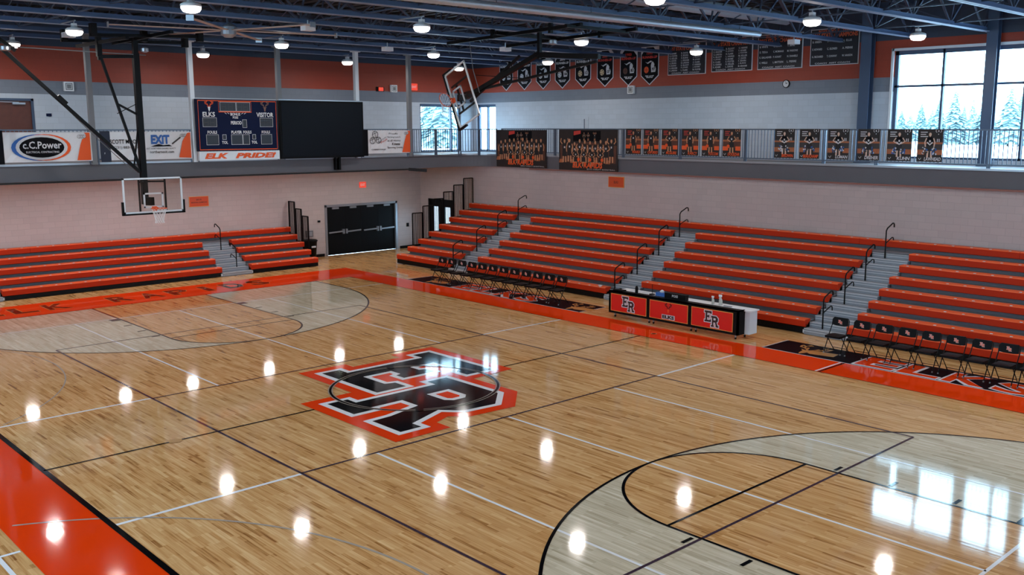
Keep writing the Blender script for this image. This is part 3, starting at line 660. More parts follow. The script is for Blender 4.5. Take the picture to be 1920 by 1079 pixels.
mb.lathe((-3.9, 8.0, 7.9), [(.06, 0), (.12, .03), (.12, .12), (.06, .15)], ALU, 12); mb.obox((-7.0, 7.7, 7.15), (-4.9, 7.7, 6.98), .02, .02, BLK)
mb.tube([(-6.6, 7.5, 6.6), (-6.9, 7.5, 7.3), (-7.2, 7.6, 8.3)], .012, COLM, 5)
mb.build('ceiling_frame', t)

# ------------------------------------------------------------------ track railings
def rail_seg(pts, label, bal=.115, z0=4.38, z1=5.46, posts=True, group='track railing sections'):
    a = V((*pts[0], 0)); bb = V((*pts[-1], 0)); t = thing('guard_railing', label, 'railing', (a.x, a.y, z0), group)
    d = (bb - a); L = d.length; d.normalize()
    MB().obox(a + V((0, 0, z1)), bb + V((0, 0, z1)), .05, .04, RAILM).build('top_rail', t)
    MB().obox(a + V((0, 0, z0 + .16)), bb + V((0, 0, z0 + .16)), .04, .04, RAILM).build('bottom_rail', t)
    for e in (a + d * .03, bb - d * .03): MB().obox(e + V((0, 0, z0)), e + V((0, 0, z1)), .045, .045, RAILM).build('post', t)
    mb = MB(); n = int(L / bal)
    for i in range(1, n): q = a + d * (L * i / n); mb.obox(q + V((0, 0, z0 + .16)), q + V((0, 0, z1)), .02, .02, RAILM)
    mb.build('balusters', t)
ly = [-7.5, -4.2, -1.08]
rl = [(-7.5, -4.4), (-4.2, -1.1), (-.9, 2.2), (2.4, 5.45), (5.65, 8.73), (8.93, 11.2), (11.4, 12.6), (12.62, 13.85)]
names = ['left of the frame along the track', 'behind the black oval sponsor banner', 'behind the blue lettered sponsor banner', 'behind the scoreboard', 'behind the black screen', 'behind the small sponsor banner', 'just right of the last track post', 'in front of the left corner window']
for (y0, y1), nm in zip(rl, names): rail_seg([(-15.45, y0), (-15.45, y1)], 'steel track railing section ' + nm)
ap = [(-14.3 + 1.15 * math.cos(PI - a), 13.9 + 1.15 * math.sin(PI - a)) for a in (.0, .75, 1.5)]
for i in range(2): rail_seg([ap[i], ap[i+1]], 'steel railing section on the rounded track corner, %s from the left' % ORD[i])
xsr = [-14.2, -11.0, -7.4, -4.75, -2.05, .82, 2.55, 5.8, 9.0]
for i in range(len(xsr) - 1):
    rail_seg([(xsr[i], 15.13), (xsr[i+1], 15.13)], 'steel railing section above the right bleachers, %s from the corner' % ORD[i], z1=5.48)

# ------------------------------------------------------------------ scoreboard, screen
t = thing('scoreboard', 'navy scoreboard with orange outline reading ELKS and VISITOR', 'scoreboard', (-15.3, 2.3, 4.7))
fr = Fr((-15.18, 2.33, 4.74), (0, 1, 0), (0, 0, 1)); SW, SH = 2.98, 1.75
MB().box(-15.34, -15.19, 2.33, 2.33 + SW, 4.74, 4.74 + SH, NVY).build('cabinet', t)
mb = MB(); mb.stroke(fr, [(.05, .05), (SW - .05, .05), (SW - .05, SH - .05), (.05, SH - .05)], .03, ORG, .004, True)
mb.stroke(fr, [(.78, 1.33), (1.98, 1.33), (1.98, 1.68), (.78, 1.68)], .035, ORG, .004, True); mb.build('orange_outline', t)
for r in ((.2, .83, .68, 1.12), (2.3, .83, 2.78, 1.12), (.84, 1.36, 1.4, 1.65), (1.44, 1.36, 1.93, 1.65), (1.64, .8, 1.78, 1.06), (.3, .22, .72, .55), (2.32, .22, 2.72, .55), (.88, .4, 1.0, .55), (1.2, .22, 1.6, .55), (1.63, .22, 1.86, .55), (1.99, .4, 2.1, .55)):
    mb = MB(); mb.rect(fr, r[0] - .012, r[1] - .012, r[2] + .012, r[3] + .012, FABW, .004); mb.rect(fr, *r, DIG, .006); mb.build('digit_panel', t)
mb = MB()
for bx0 in (.24, .46, 2.34, 2.56, .9, 1.14, 1.48, 1.7):
    by = 1.4 if bx0 in (.9, 1.14, 1.48, 1.7) else .87
    s = .14; h = .2; mb.stroke(fr, [(bx0, by), (bx0 + s, by), (bx0 + s, by + h), (bx0, by + h)], .02, POSTGY, .008, True); mb.stroke(fr, [(bx0, by + h/2), (bx0 + s, by + h/2)], .02, POSTGY, .008)
mb.build('digit_segments', t)
mb = MB()
for s, r in (('ELKS', (.2, 1.16, .64, 1.32)), ('VISITOR', (2.17, 1.16, 2.82, 1.32)), ('BONUS', (1.2, 1.2, 1.56, 1.3)), ('POSS', (1.28, 1.1, 1.48, 1.18)), ('PERIOD', (1.2, .9, 1.6, 1.02)), ('FOULS', (.34, .59, .68, .69)), ('PLAYER', (1.2, .59, 1.59, .69)), ('FOULS', (1.64, .59, 1.95, .69)), ('FOULS', (2.34, .59, 2.66, .69)), ('TOL', (.84, .24, 1.06, .34)), ('TOL', (1.94, .24, 2.16, .34))):
    text(mb, fr, s, *r, WHT, .006, .025)
for s in (-1, 1):
    for k in range(2): mb.stroke(fr, [(1.38 + s * (.22 + .1 * k), 1.26), (1.38 + s * (.29 + .1 * k), 1.3)], .015, WHT, .006); mb.stroke(fr, [(1.38 + s * .14, 1.14), (1.38 + s * .22, 1.18)], .015, WHT, .006)
elk(mb, fr, .44, 1.52, .38, ORG, WHT, .006); elk(mb, fr, 2.5, 1.52, .38, mat('dull_tan', '8a6a5c', .6), mat('dull_tan', '8a6a5c'), .006)
mb.build('lettering', t)
t = thing('slogan_sign', 'white sign with orange slanted letters ELK PRIDE! below the scoreboard', 'sign', (-15.3, 2.35, 4.4))
MB().box(-15.34, -15.22, 2.36, 5.36, 4.42, 4.73, WMET).build('panel', t)
mb = MB(); fr = Fr((-15.21, 2.36, 4.42), (0, 1, 0), (0, 0, 1)); text(mb, fr, 'ELK', .18, .06, 1.05, .25, ORG, .004, .05, .25); text(mb, fr, 'PRIDE!', 1.3, .06, 2.85, .25, ORG, .004, .05, .25); mb.build('lettering', t)
t = thing('video_screen', 'large blank black video screen right of the scoreboard', 'screen', (-15.3, 5.4, 4.4))
MB().box(-15.34, -15.18, 5.4, 8.93, 4.42, 6.5, PLASTB).build('housing', t); MB().box(-15.181, -15.17, 5.47, 8.86, 4.49, 6.43, SCR).build('display', t)
MB().box(-15.36, -15.2, 5.4, 8.93, 6.5, 6.54, ALU).build('top_edge', t)
MB().box(-15.49, -15.34, 7.9, 7.98, 3.95, 4.44, BLK).box(-15.49, -15.34, 7.75, 7.8, 3.95, 4.44, BLK).build('mounting_strut', t)

# ------------------------------------------------------------------ sponsor banners
def vinyl(fr, w, h, mb, m=VINYL):
    n = 14; rnd = random.Random(w * 10)
    for i in range(n):
        for j in range(4):
            def P(a, c): return fr.p(w * a / n, h * c / 4, .012 * math.sin(a * 2.3 + c * 1.7))
            mb.face([P(i, j), P(i + 1, j), P(i + 1, j + 1), P(i, j + 1)], m)
def hand(mb, fr, x, y, s, d):
    for k in range(4): mb.ell(fr, x - .03 * s + .035 * k * s, y + .02 * s * (k % 2), .03 * s, .05 * s, FABW, d + .001 * k, 10); mb.stroke(fr, arc_pts(x - .03 * s + .035 * k * s, y, .035 * s, 0, 2 * PI, 10), .008, POSTBR, d + .004)
t = thing('sponsor_banner', 'white sponsor banner with a black oval reading C.C. Power', 'banner', (-15.36, -3.6, 4.45), 'sponsor banners on the track railing')
fr = Fr((-15.38, -3.6, 4.5), (0, 1, 0), (0, 0, 1)); mb = MB(); vinyl(fr, 2.55, .9, mb); mb.build('vinyl_sheet', t)
mb = MB(); d = .02
mb.ell(fr, 1.0, .44, .8, .4, BLU, d); mb.ell(fr, 1.14, .44, .76, .4, ORG, d + .003); mb.ell(fr, 1.06, .44, .74, .38, FABW, d + .006); mb.ell(fr, 1.06, .44, .64, .31, INK, d + .009)
text(mb, fr, 'c.C.Power', .52, .4, 1.62, .62, FABW, d + .012, .02); text(mb, fr, 'ELECTRICAL CONTRACTING', .6, .27, 1.54, .33, FABW, d + .012, .015)
mb.poly(fr, [(2.06, .03), (2.48, .03), (2.48, .88), (2.32, .88), (2.18, .5)], ORG, d); hand(mb, fr, 2.2, .76, 1.5, d + .006); mb.rect(fr, 0, .88, 2.5, .9, FABW, d)
mb.build('printing', t); MB().box(-15.4, -15.37, -3.95, -3.6, 4.45, 5.45, INK).build('black_hem', t)
t = thing('sponsor_banner', 'white sponsor banner with blue EXIT letters behind the lowered hoop mast', 'banner', (-15.36, -.74, 4.45), 'sponsor banners on the track railing')
fr = Fr((-15.38, -.7, 4.5), (0, 1, 0), (0, 0, 1)); mb = MB(); vinyl(fr, 2.88, .9, mb); mb.build('vinyl_sheet', t)
mb = MB(); text(mb, fr, 'SCOTT MOORE', .18, .52, 1.18, .66, INK, d, .015); text(mb, fr, '(231) 883-5077', .3, .34, 1.08, .45, INK, d, 0); text(mb, fr, 'EXiT', 1.5, .5, 2.12, .8, BLU, d, .05)
mb.poly(fr, [(1.48, .42), (2.2, .42), (2.1, .48), (1.9, .46), (1.75, .5), (1.6, .46)], INK, d); text(mb, fr, 'EXIT NORTHERN SHORES REALTY', 1.34, .33, 2.32, .38, INK, d, 0); text(mb, fr, 'northernexit.com', 1.45, .2, 2.25, .29, INK, d, .01)
mb.poly(fr, [(2.42, .05), (2.84, .03), (2.84, .88), (2.74, .86), (2.56, .6)], ORG, d); hand(mb, fr, 2.56, .78, 1.2, d + .006); mb.stroke(fr, [(2.2, .5), (2.5, .72)], .05, POSTGY, d)
mb.build('printing', t); MB().box(-15.4, -15.37, -.8, -.5, 4.45, 5.43, mat('navy_hem', '1a2338', .6)).build('navy_hem', t)
t = thing('sponsor_banner', 'small white sponsor banner with ball doodles right of the black screen', 'banner', (-15.36, 9.2, 4.45), 'sponsor banners on the track railing')
fr = Fr((-15.38, 9.25, 4.53), (0, 1, 0), (0, 0, 1)); mb = MB(); vinyl(fr, 2.02, .9, mb); mb.build('vinyl_sheet', t)
mb = MB()
for c, r in (((.2, .5), .12), ((.48, .52), .12), ((.33, .74), .13)): mb.stroke(fr, arc_pts(*c, r, 0, 2 * PI, 14), .02, INK, d); mb.stroke(fr, [(c[0] - r, c[1]), (c[0] + r * .7, c[1] + r * .6)], .015, INK, d); mb.stroke(fr, [(c[0] - r * .3, c[1] + r), (c[0] + r * .3, c[1] - r)], .015, INK, d)
for i, s in enumerate(('Proudly', 'Serving Lunch', 'at all Home')): text(mb, fr, s, .98 - .08 * (i > 0), .72 - .13 * i, 1.4 + .12 * (i > 0), .8 - .13 * i, INK, d, 0)
text(mb, fr, 'X treme', 1.1, .31, 1.5, .42, INK, d, .02); text(mb, fr, 'Sporting Events', .9, .17, 1.62, .27, INK, d, 0); text(mb, fr, 'CHERRYVALE', .14, .13, .8, .18, INK, d, .02)
fr3 = Fr(fr.p(.5, .4, 0), (0, .87, .5), (0, -.5, .87)); text(mb, fr3, 'Taste of the', -.02, .02, .42, .07, INK, d, 0); text(mb, fr3, 'Pizza', .08, -.07, .42, .0, REDI, d, 0)
mb.poly(fr, [(1.6, .03), (2.0, .03), (2.0, .88), (1.86, .88), (1.74, .5)], ORG, d); hand(mb, fr, 1.78, .78, 1.2, d + .006); mb.build('printing', t)
MB().box(-15.4, -15.37, 8.98, 9.25, 4.45, 5.45, INK).build('black_hem', t)

# ------------------------------------------------------------------ team posters on the right railing
def figure(mb, fr, x, y, h, d, arms=0, jer=JER, skin=SKINP):
    s = h
    mb.ell(fr, x, y + .9 * s, .055 * s, .075 * s, skin, d + .002, 10); mb.ell(fr, x, y + .935 * s, .058 * s, .055 * s, POSTGY, d + .001, 10)
    mb.poly(fr, [(x - .03 * s, y + .8 * s), (x + .03 * s, y + .8 * s), (x + .03 * s, y + .86 * s), (x - .03 * s, y + .86 * s)], skin, d)
    mb.poly(fr, [(x - .12 * s, y + .48 * s), (x + .12 * s, y + .48 * s), (x + .13 * s, y + .74 * s), (x + .05 * s, y + .82 * s), (x - .05 * s, y + .82 * s), (x - .13 * s, y + .74 * s)], jer, d)
    mb.poly(fr, [(x - .14 * s, y + .25 * s), (x + .14 * s, y + .25 * s), (x + .12 * s, y + .5 * s), (x - .12 * s, y + .5 * s)], JER, d)
    mb.rect(fr, x - .035 * s, y + .6 * s, x + .035 * s, y + .68 * s, FABW, d + .002)
    A = {0: [(.14, .76), (.2, .6), (.17, .42)], 1: [(.14, .76), (.24, .62), (.06, .52)], 2: [(.14, .78), (.24, .88), (.2, 1.02)]}[arms]
    for sg in (-1, 1): mb.stroke(fr, [(x + sg * a * s, y + b * s) for a, b in A], .05 * s, skin, d + .001); mb.stroke(fr, [(x + sg * .07 * s, y + .26 * s), (x + sg * .08 * s, y)], .07 * s, skin, d - .001 + .001)
def team(name, x0, x1, zt, zb, label, sub, seed):
    rnd = random.Random(seed); t = thing(name, label, 'banner', (x0, 15.03, zb), 'team photo banners on the right railing')
    fr = Fr((x0, 15.03, zb), (1, 0, 0), (0, 0, 1)); w, h = x1 - x0, zt - zb
    MB().slab(fr, [(0, 0), (w, 0), (w, h), (0, h)], .01, POSTBG).build('sheet', t)
    mb = MB(); mb.poly(fr, [(.1, .3), (w - .1, .3), (w - .05, h * .62), (w * .5, h * .7), (.05, h * .62)], POSTBR, .012)
    for k in range(5): mb.poly(fr, [(w * .2 * k, .28), (w * .2 * k + .25, .28), (w * .2 * k + .2, .42), (w * .2 * k + .05, .42)], POSTGL, .014)
    mb.rect(fr, w * .25, h * .72, w * .72, h * .97, INK, .014); mb.poly(fr, [(w * .26, h * .86), (w * .38, h * .9), (w * .38, h * .98), (w * .26, h * .96)], REDI, .016)
    for k in range(3): figure(mb, fr, w * (.44 + .07 * k + .04 * (k == 2)), h * .73, .32, .016, k % 3)
    n = 10
    for k in range(n): figure(mb, fr, w * (.1 + .8 * k / (n - 1)), .3 + .03 * (k % 2), .86 + rnd.uniform(-.07, .05), .018 + .0006 * k, 2 if k in (0, n - 1) and seed == 2 else rnd.choice((0, 0, 1)))
    for k in range(4): x = w * (.3 + .14 * k); figure(mb, fr, x, .16, .7, .026 + .0006 * k, 1)
    for k in range(3): mb.ell(fr, w * (.35 + .2 * k), .42, .07, .07, ORG, .032, 14)
    mb.build('team_picture', t)
    mb = MB(); text(mb, fr, 'ELK RAPIDS', w * .25, .1, w * .76, .32, ORG, .036, .03, .12); text(mb, fr, sub, w * .5, .04, w * .97, .085, FABW, .036, .0); mb.build('lettering', t)
team('team_banner', -14.4, -11.38, 5.44, 3.92, 'dark ELK RAPIDS team photo banner nearest the corner', 'GIRLS VARSITY BASKETBALL', 1)
team('team_banner', -10.66, -7.58, 5.46, 3.9, 'dark ELK RAPIDS team photo banner with a player raising an orange arm', 'BOYS VARSITY BASKETBALL', 2)
rnd2 = random.Random(5)
PN = [(-7.24, -6.52, 'WARD', 0), (-6.4, -5.7, 'CAPURSO', 0), (-5.56, -4.85, 'MCGUIRE', 1), (-4.66, -3.95, 'KARCY', 0), (-3.79, -3.08, 'YOCOM', 0), (-2.93, -2.22, 'DOLEZAR', 1), (-.93, -.2, 'BROWN', 1), (-.02, .68, 'BEAUCHAMP', 1), (.96, 1.67, 'LOMAN', 1), (1.95, 2.65, 'DREHER', 1), (2.88, 3.62, 'KUHN', 1), (3.79, 4.52, 'LAWHEAD', 0)]
for i, (x0, x1, nm, arms) in enumerate(PN):
    light = i > 5; t = thing('player_poster', ('dark poster of a %s player on the railing, with white-trimmed grey tones, name ending the %s place from the left' if light else 'dark red-brown poster of a basketball player on the railing, %s%s from the left') % (('cheer', ORD[i]) if light else ('', ORD[i])), 'poster', (x0, 15.03, 4.57), 'player posters on the right railing')
    t['label'] = ('grey-toned' if light else 'reddish brown') + ' player poster on the track railing, %s of the twelve from the left' % ORD[i]
    fr = Fr((x0, 15.095, 4.58), (1, 0, 0), (0, 0, 1)); w, h = x1 - x0, .92
    MB().slab(fr, [(0, 0), (w, 0), (w, h), (0, h)], .008, POSTBG).build('sheet', t)
    mb = MB(); mb.rect(fr, 0, .28, w, .58, POSTGY if light else POSTBR, .01); mb.rect(fr, 0, .5, w, .55, POSTGL, .012)
    for a, c in ((0, .22), (w - .2, w)): mb.rect(fr, a, .2, c, .34, ORG if not light else POSTGL, .012)
    for k in range(3): mb.rect(fr, .08, .82 - .06 * k, .08 + (.2, .16, .22)[k], .845 - .06 * k, FABW if light else REDI, .012)
    figure(mb, fr, w * .82, .56, .34, .013, 2, JER, FABW if light else SKINP)
    figure(mb, fr, w * .5, .12, .72, .016, arms, INK if light else JER, mat('poster_pale_skin', 'd8b8a4') if light else SKINP)
    if light:
        for sg in (-1, 1): [mb.ell(fr, w * .5 + sg * .13 + rnd2.uniform(-.07, .07), .3 + rnd2.uniform(-.09, .09), .025, .03, rnd2.choice((FABW, POSTGY, BLU)), .018 + .0003 * q, 5) for q in range(16)]
        mb.stroke(fr, [(w * .5 - .08, .55), (w * .5, .48), (w * .5 + .08, .55)], .04, FABW, .019)
    else: mb.ell(fr, w * .32, .34, .06, .06, ORG, .02, 12)
    mb.build('player_picture', t)
    mb = MB(); text(mb, fr, nm, w * (.62 - .045 * len(nm)), .03, w * .97, .13, ORG if i < 8 else FABW, .024, .03, .15); mb.stroke(fr, [(.06, .1), (.1, .05), (.14, .11)], .015, FABW, .024); mb.build('lettering', t)

# ------------------------------------------------------------------ pennants and champion boards on the upper right wall
MIT = [(0, 0), (.5, .02), (.56, .3), (.46, .55), (.4, .42), (.33, .5), (.38, .75), (.2, .98), (.02, .9), (-.06, .6), (-.02, .3)]
UPN = [(-.75, .98), (-.5, .9), (-.3, .98), (-.1, 1.08), (.12, 1.02), (-.05, .94), (-.3, .86), (-.42, .78), (-.52, .84)]
sp = ['soccer', 'soccer', 'dark', 'soccer', 'volley', 'volley', 'basket', 'basket']
px = [-17.52, -16.28, -15.05, -13.84, -12.6, -11.33, -10.04, -8.92]
rows = ['1979', '1987', '2003', '2004', '2012', '2007', '1983', '1997']
for i, x in enumerate(px):
    t = thing('pennant', 'black pennant with a white Michigan outline on the upper wall, %s from the left' % ORD[i], 'pennant', (x, 18.36, 7.22), 'pennants on the upper wall')
    fr = Fr((x, 18.39, 7.22), (1, 0, 0), (0, 0, 1)); w = .46; h = 1.5
    O = [(-w, .36), (0, 0), (w, .36), (w, h), (-w, h)]
    MB().slab(fr, O, .01, FABW).build('cloth', t)
    mb = MB(); mb.poly(fr, [(-w + .03, .38), (0, .04), (w - .03, .38), (w - .03, h - .03), (-w + .03, h - .03)], INK, .013)
    sc = .42
    mb.poly(fr, [(.08 + a * sc, .5 + b * sc) for a, b in MIT], FABW, .015); mb.poly(fr, [(.08 + a * sc, .5 + b * sc) for a, b in UPN], FABW, .015)
    bm = {'soccer': FABW, 'dark': FABW, 'volley': mat('volley_tan', 'c8b08a'), 'basket': ORG if i == 7 else POSTBR}[sp[i]]
    mb.ell(fr, -.17, .6, .12, .13, bm, .017, 16)
    if sp[i] != 'basket':
        for a in range(5): mb.ell(fr, -.17 + .075 * math.cos(a * 1.256), .6 + .08 * math.sin(a * 1.256), .025, .025, INK, .019, 6)
    else: mb.stroke(fr, [(-.17, .48), (-.17, .72)], .01, INK, .019); mb.stroke(fr, [(-.28, .6), (-.06, .6)], .01, INK, .019)
    mb.poly(fr, [(-w + .03, h - .03), (-w + .03, h - .3), (-.18, h - .03)], FABW, .0145); mb.poly(fr, [(w - .03, h - .03), (w - .03, h - .3), (.18, h - .03)], FABW, .0145)
    mb.build('emblem', t)
    mb = MB(); c = REDI if i >= 5 else FABW; text(mb, fr, rows[i], -.16, 1.19, .16, 1.3, c, .018, .04); text(mb, fr, 'RUNNER-UP', -.38, 1.04, .38, 1.14, c, .018, .04)
    text(mb, fr, '"ELKS"', -.22, .28, .22, .38, FABW, .018, .04); text(mb, fr, rows[i][2:], .12, .55, .28, .68, INK, .018, .04); mb.build('lettering', t)
BDS = [(-7.99, -6.17, 7.56, '1997', 3, 8), (-5.9, -4.1, 7.6, '1998', 3, 8), (-3.87, -2.05, 7.6, '2013', 3, 4), (-1.75, .06, 7.64, '2015', 3, 3)]
NM = {2: [['B. WHITE', 'D. TEDLA', 'K. GALLAGHER', 'C. WELLS'], ['C. ELGIN', 'C. MCMANUS', 'P. KONAT', 'L. MATTSON'], ['T. BENZ', 'M. PARSONS', 'H. DANIELS', 'L. PIERRE']], 3: [['B. GREEN', 'E. HOWARD', 'G. RICHARD'], ['J. ANSEN', 'C. ELDRED', 'T. CONWAY'], ['N. ELLIS', 'A. PIERRE', 'W. HANSON']]}
SUR = ['ADAMS', 'BURNS', 'CLARK', 'DAVIS', 'ELLIOT', 'FOSTER', 'GRAHAM', 'HARRIS', 'IRWIN', 'JONES', 'KELLER', 'LARSON']
for i, (x0, x1, zb, yr, nc, nr) in enumerate(BDS):
    lab = ['black 1997 state champions board, leftmost, beside the pennants', 'black 1998 state champions board with three long columns of names', 'black 2013 girls ski team champions board', 'black 2015 champions board, rightmost, beside the steel column'][i]
    t = thing('champions_board', lab, 'board', (x0, 18.36, zb), 'champions boards on the upper wall'); w = x1 - x0; h = 1.22
    fr = Fr((x0, 18.395, zb), (1, 0, 0), (0, 0, 1)); MB().slab(fr, [(0, 0), (w, 0), (w, h), (0, h)], .03, FABW).build('frame', t)
    MB().rect(fr, .025, .025, w - .025, h - .025, mat('board_ink_blue', '10131f', .5), .033).build('panel', t)
    mb = MB(); text(mb, fr, yr + ' STATE CHAMPIONS', .06, h - .3, w - .06, h - .15, mat('board_orange', 'd8603a'), .036, .04)
    text(mb, fr, ['BOYS SOCCER TEAM', 'BOYS SOCCER TEAM', 'GIRLS SKI TEAM', 'BOYS SOCCER TEAM'][i], .3, h - .13, w - .3, h - .04, mat('board_orange'  , 'd8603a'), .036, .04)
    for c in range(nc):
        for r in range(nr):
            s = NM[i][c][r] if i in NM else 'ABCDEFGHJKLM'[(r * 3 + c) % 12] + '. ' + SUR[(r * 5 + c * 3 + i) % 12]
            H = (h - .48) / nr; y = h - .38 - H * r - (.05 if i < 2 else .08); a = .08 + c * (w - .2) / 3 * 1.05
            text(mb, fr, s, a, y, a + .042 * len(s), y + min(.07, H * .7), FABW, .036, .02)
    text(mb, fr, 'COACH  ASST COACH', .2, .05, w - .3, .1, FABW, .036, .02); mb.build('lettering', t)

# ------------------------------------------------------------------ bleachers
def bench(mb, ax, c, s, a0, a1, zt, depth=.27):
    """moulded bench seat: rounded nose at c, running a0..a1; s=+1 goes deeper in +axis"""
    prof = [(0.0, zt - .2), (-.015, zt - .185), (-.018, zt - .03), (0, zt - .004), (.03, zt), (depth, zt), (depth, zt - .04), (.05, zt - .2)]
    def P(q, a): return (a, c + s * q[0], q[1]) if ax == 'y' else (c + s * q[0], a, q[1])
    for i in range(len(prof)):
        p, q = prof[i], prof[(i + 1) % len(prof)]; m = SEAT_LIT if i in (2, 3, 4) else SEAT  # upper nose and top take the lighter orange, painted as if lit
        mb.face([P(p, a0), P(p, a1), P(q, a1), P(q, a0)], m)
    mb.face([P(p, a0) for p in prof], SEAT); mb.face([P(p, a1) for p in prof][::-1], SEAT)
    n = int(abs(a1 - a0) / .458); lo = min(a0, a1)
    for i in range(1, n + 1):
        a = lo + (i - .5) * abs(a1 - a0) / n
        c0, c1 = sorted((c - s * .02, c + s * .03))
        if ax == 'y': mb.box(a - .03, a + .03, c0, c1, zt - .008, zt + .004, FABW)
        else: mb.box(c0, c1, a - .03, a + .03, zt - .008, zt + .004, FABW)
def handrail(t, ax, pos, c, s, z):
    """tube rail in an aisle: post, two hooked arms going up the slope"""
    def P(u, h): return (pos, c + s * u, z + h) if ax == 'y' else (c + s * u, pos, z + h)
    mb = MB(); mb.tube([P(0, 0), P(0, .88), P(.06, .95), P(.38, 1.08), P(.44, 1.07), P(.47, 1.02), P(.47, .95)], .02, BLK, 7)
    mb.tube([P(0, .5), P(.06, .54), P(.38, .66), P(.44, .65), P(.47, .6), P(.47, .53)], .016, BLK, 7); p = P(0, 0); mb.box(p[0] - .05, p[0] + .05, p[1] - .05, p[1] + .05, z - .01, z + .05, BLK)
    mb.build('aisle_handrail', t)
def bleacher(t, ax, c0, s, dy, z0, rows, ends, aisles, pads=()):
    """ends=(a0,a1) overall; aisles=[(a,b)] gaps in rows 0..rows-2"""
    R_ = .27
    def bx(mb, a0, a1, q0, q1, zz0, zz1, m):
        l, h = sorted((c0 + s * q0, c0 + s * q1))
        if ax == 'y': mb.box(a0, a1, l, h, zz0, zz1, m)
        else: mb.box(l, h, a0, a1, zz0, zz1, m)
    cuts = [ends[0]] + [v for p in aisles for v in p] + [ends[1]]; segs = [(cuts[i], cuts[i+1]) for i in range(0, len(cuts), 2)]
    for k in range(rows):
        zt = z0 + R_ * k
        for (a0, a1) in (segs if k < rows - 1 else [ends]):
            if a1 - a0 < .3: continue
            if k == rows - 1:
                n = max(1, round((a1 - a0) / 5)); st = (a1 - a0) / n
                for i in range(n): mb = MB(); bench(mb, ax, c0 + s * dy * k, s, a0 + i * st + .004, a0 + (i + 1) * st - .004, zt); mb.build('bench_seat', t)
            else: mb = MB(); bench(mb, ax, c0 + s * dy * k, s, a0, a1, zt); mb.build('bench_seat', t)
        mb = MB(); zd = zt - .30
        if k > 0:
            for (a0, a1) in (segs if k < rows - 1 else [ends]):
                bx(mb, a0 + .01, a1 - .01, dy * (k - 1) + .2, dy * k + .25, zd - .04, zd, DECK)
                bx(mb, a0 + .01, a1 - .01, dy * k + .10, dy * k + .14, zd, zt - .12, DECK)
            mb.build('deck_board', t)
    mb = MB()
    for (a0, a1) in segs: bx(mb, a0, a1, .0, .05, .02, z0 - .21, BLK); bx(mb, a0, a1, .06, .1, .1, z0 - .13, BLK)
    mb.build('front_skirt', t)
    mb = MB()
    for e in ends: bx(mb, e - .02, e + .02, .3, dy * (rows - 1) + .1, .0, .1, BLK)
    for e in ends:
        for k in range(1, rows): bx(mb, e - .03, e + .03, dy * k + .12, dy * k + .18, 0, z0 + R_ * k - .17, BLK)
    mb.build('understructure', t)
    for (a0, a1) in aisles:
        mb = MB()
        for k in range(rows - 1):
            for h in range(2):
                zz = z0 + R_ * k - .22 + .135 * h; q0 = dy * k + .278 * h - .06
                bx(mb, a0 + .012, a1 - .012, q0, q0 + .34, max(.01, zz - .16), zz, TREAD)
                bx(mb, a0 + .012, a1 - .012, q0 - .008, q0 + .025, zz - .012, zz + .004, NOSE); bx(mb, a0 + .012, a1 - .012, q0 - .004, q0, zz - .075, zz - .06, NOSE)
                bx(mb, a0 + .012, a1 - .012, q0 + .12, q0 + .13, zz, zz + .003, NOSE); bx(mb, a0 + .012, a1 - .012, q0 + .2, q0 + .21, zz, zz + .003, DARK)
        mb.build('aisle_steps', t)
        for a in (a0, a1):
            mb = MB(); bx(mb, a - .05, a + .04, -.02, .0, .03, .12, FABW); mb.build('row_tag', t)
t = thing('bleacher', 'bank of orange bench bleachers with eight rows along the right wall', 'bleachers', (-3, 11, 0), 'bleachers')
AIS = [(-12.54, -11.48), (-4.4, -3.33), (2.92, 4.15)]
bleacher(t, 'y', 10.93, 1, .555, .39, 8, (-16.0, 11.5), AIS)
for p in (-12.45, -4.18, 3.33):
    for k in (0, 2, 4, 6):
        if p == -12.45 and k == 0: handrail(t, 'y', p, 11.05, 1, .14); continue
        handrail(t, 'y', p, 10.93 + .555 * k + .2, 1, .39 + .27 * k - .3)
def guard(t, ax, pos, c, s, z0, z1, w):
    def P(u, h): return V((pos, c + s * u, h)) if ax == 'y' else V((c + s * u, pos, h))
    mb = MB(); sh = .0
    for u in (0, w): mb.obox(P(u, z0), P(u, z1), .04, .04, BLK)
    mb.obox(P(0, z1), P(w, z1), .04, .04, BLK); mb.obox(P(0, z0 + .06), P(w, z0 + .06), .03, .03, BLK)
    n = 6
    for i in range(1, n): mb.obox(P(w * i / n, z0 + .06), P(w * i / n, z1), .018, .018, BLK)
    mb.build('end_guard_panel', t)
for k in range(2, 8): guard(t, 'y', -16.05, 10.93 + .555 * k - .25, 1, .39 + .27 * k - .35, .39 + .27 * k + 1.08, .5)
t = thing('bleacher', 'bank of orange bench bleachers with five rows below the scoreboard wall', 'bleachers', (-17.5, 2, 0), 'bleachers')
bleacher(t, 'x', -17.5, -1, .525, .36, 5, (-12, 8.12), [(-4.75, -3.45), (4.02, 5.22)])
for p, k in ((4.74, 0), (4.74, 2.4)): handrail(t, 'x', p, -17.5 - .525 * k - .25, -1, .36 + .27 * k - .28)
handrail(t, 'x', -3.9, -17.75, -1, .1)
for k in (2, 3, 4): guard(t, 'x', 8.2, -17.5 - .525 * k + .25, -1, .36 + .27 * k - .35, .36 + .27 * k + 1.05, .48)

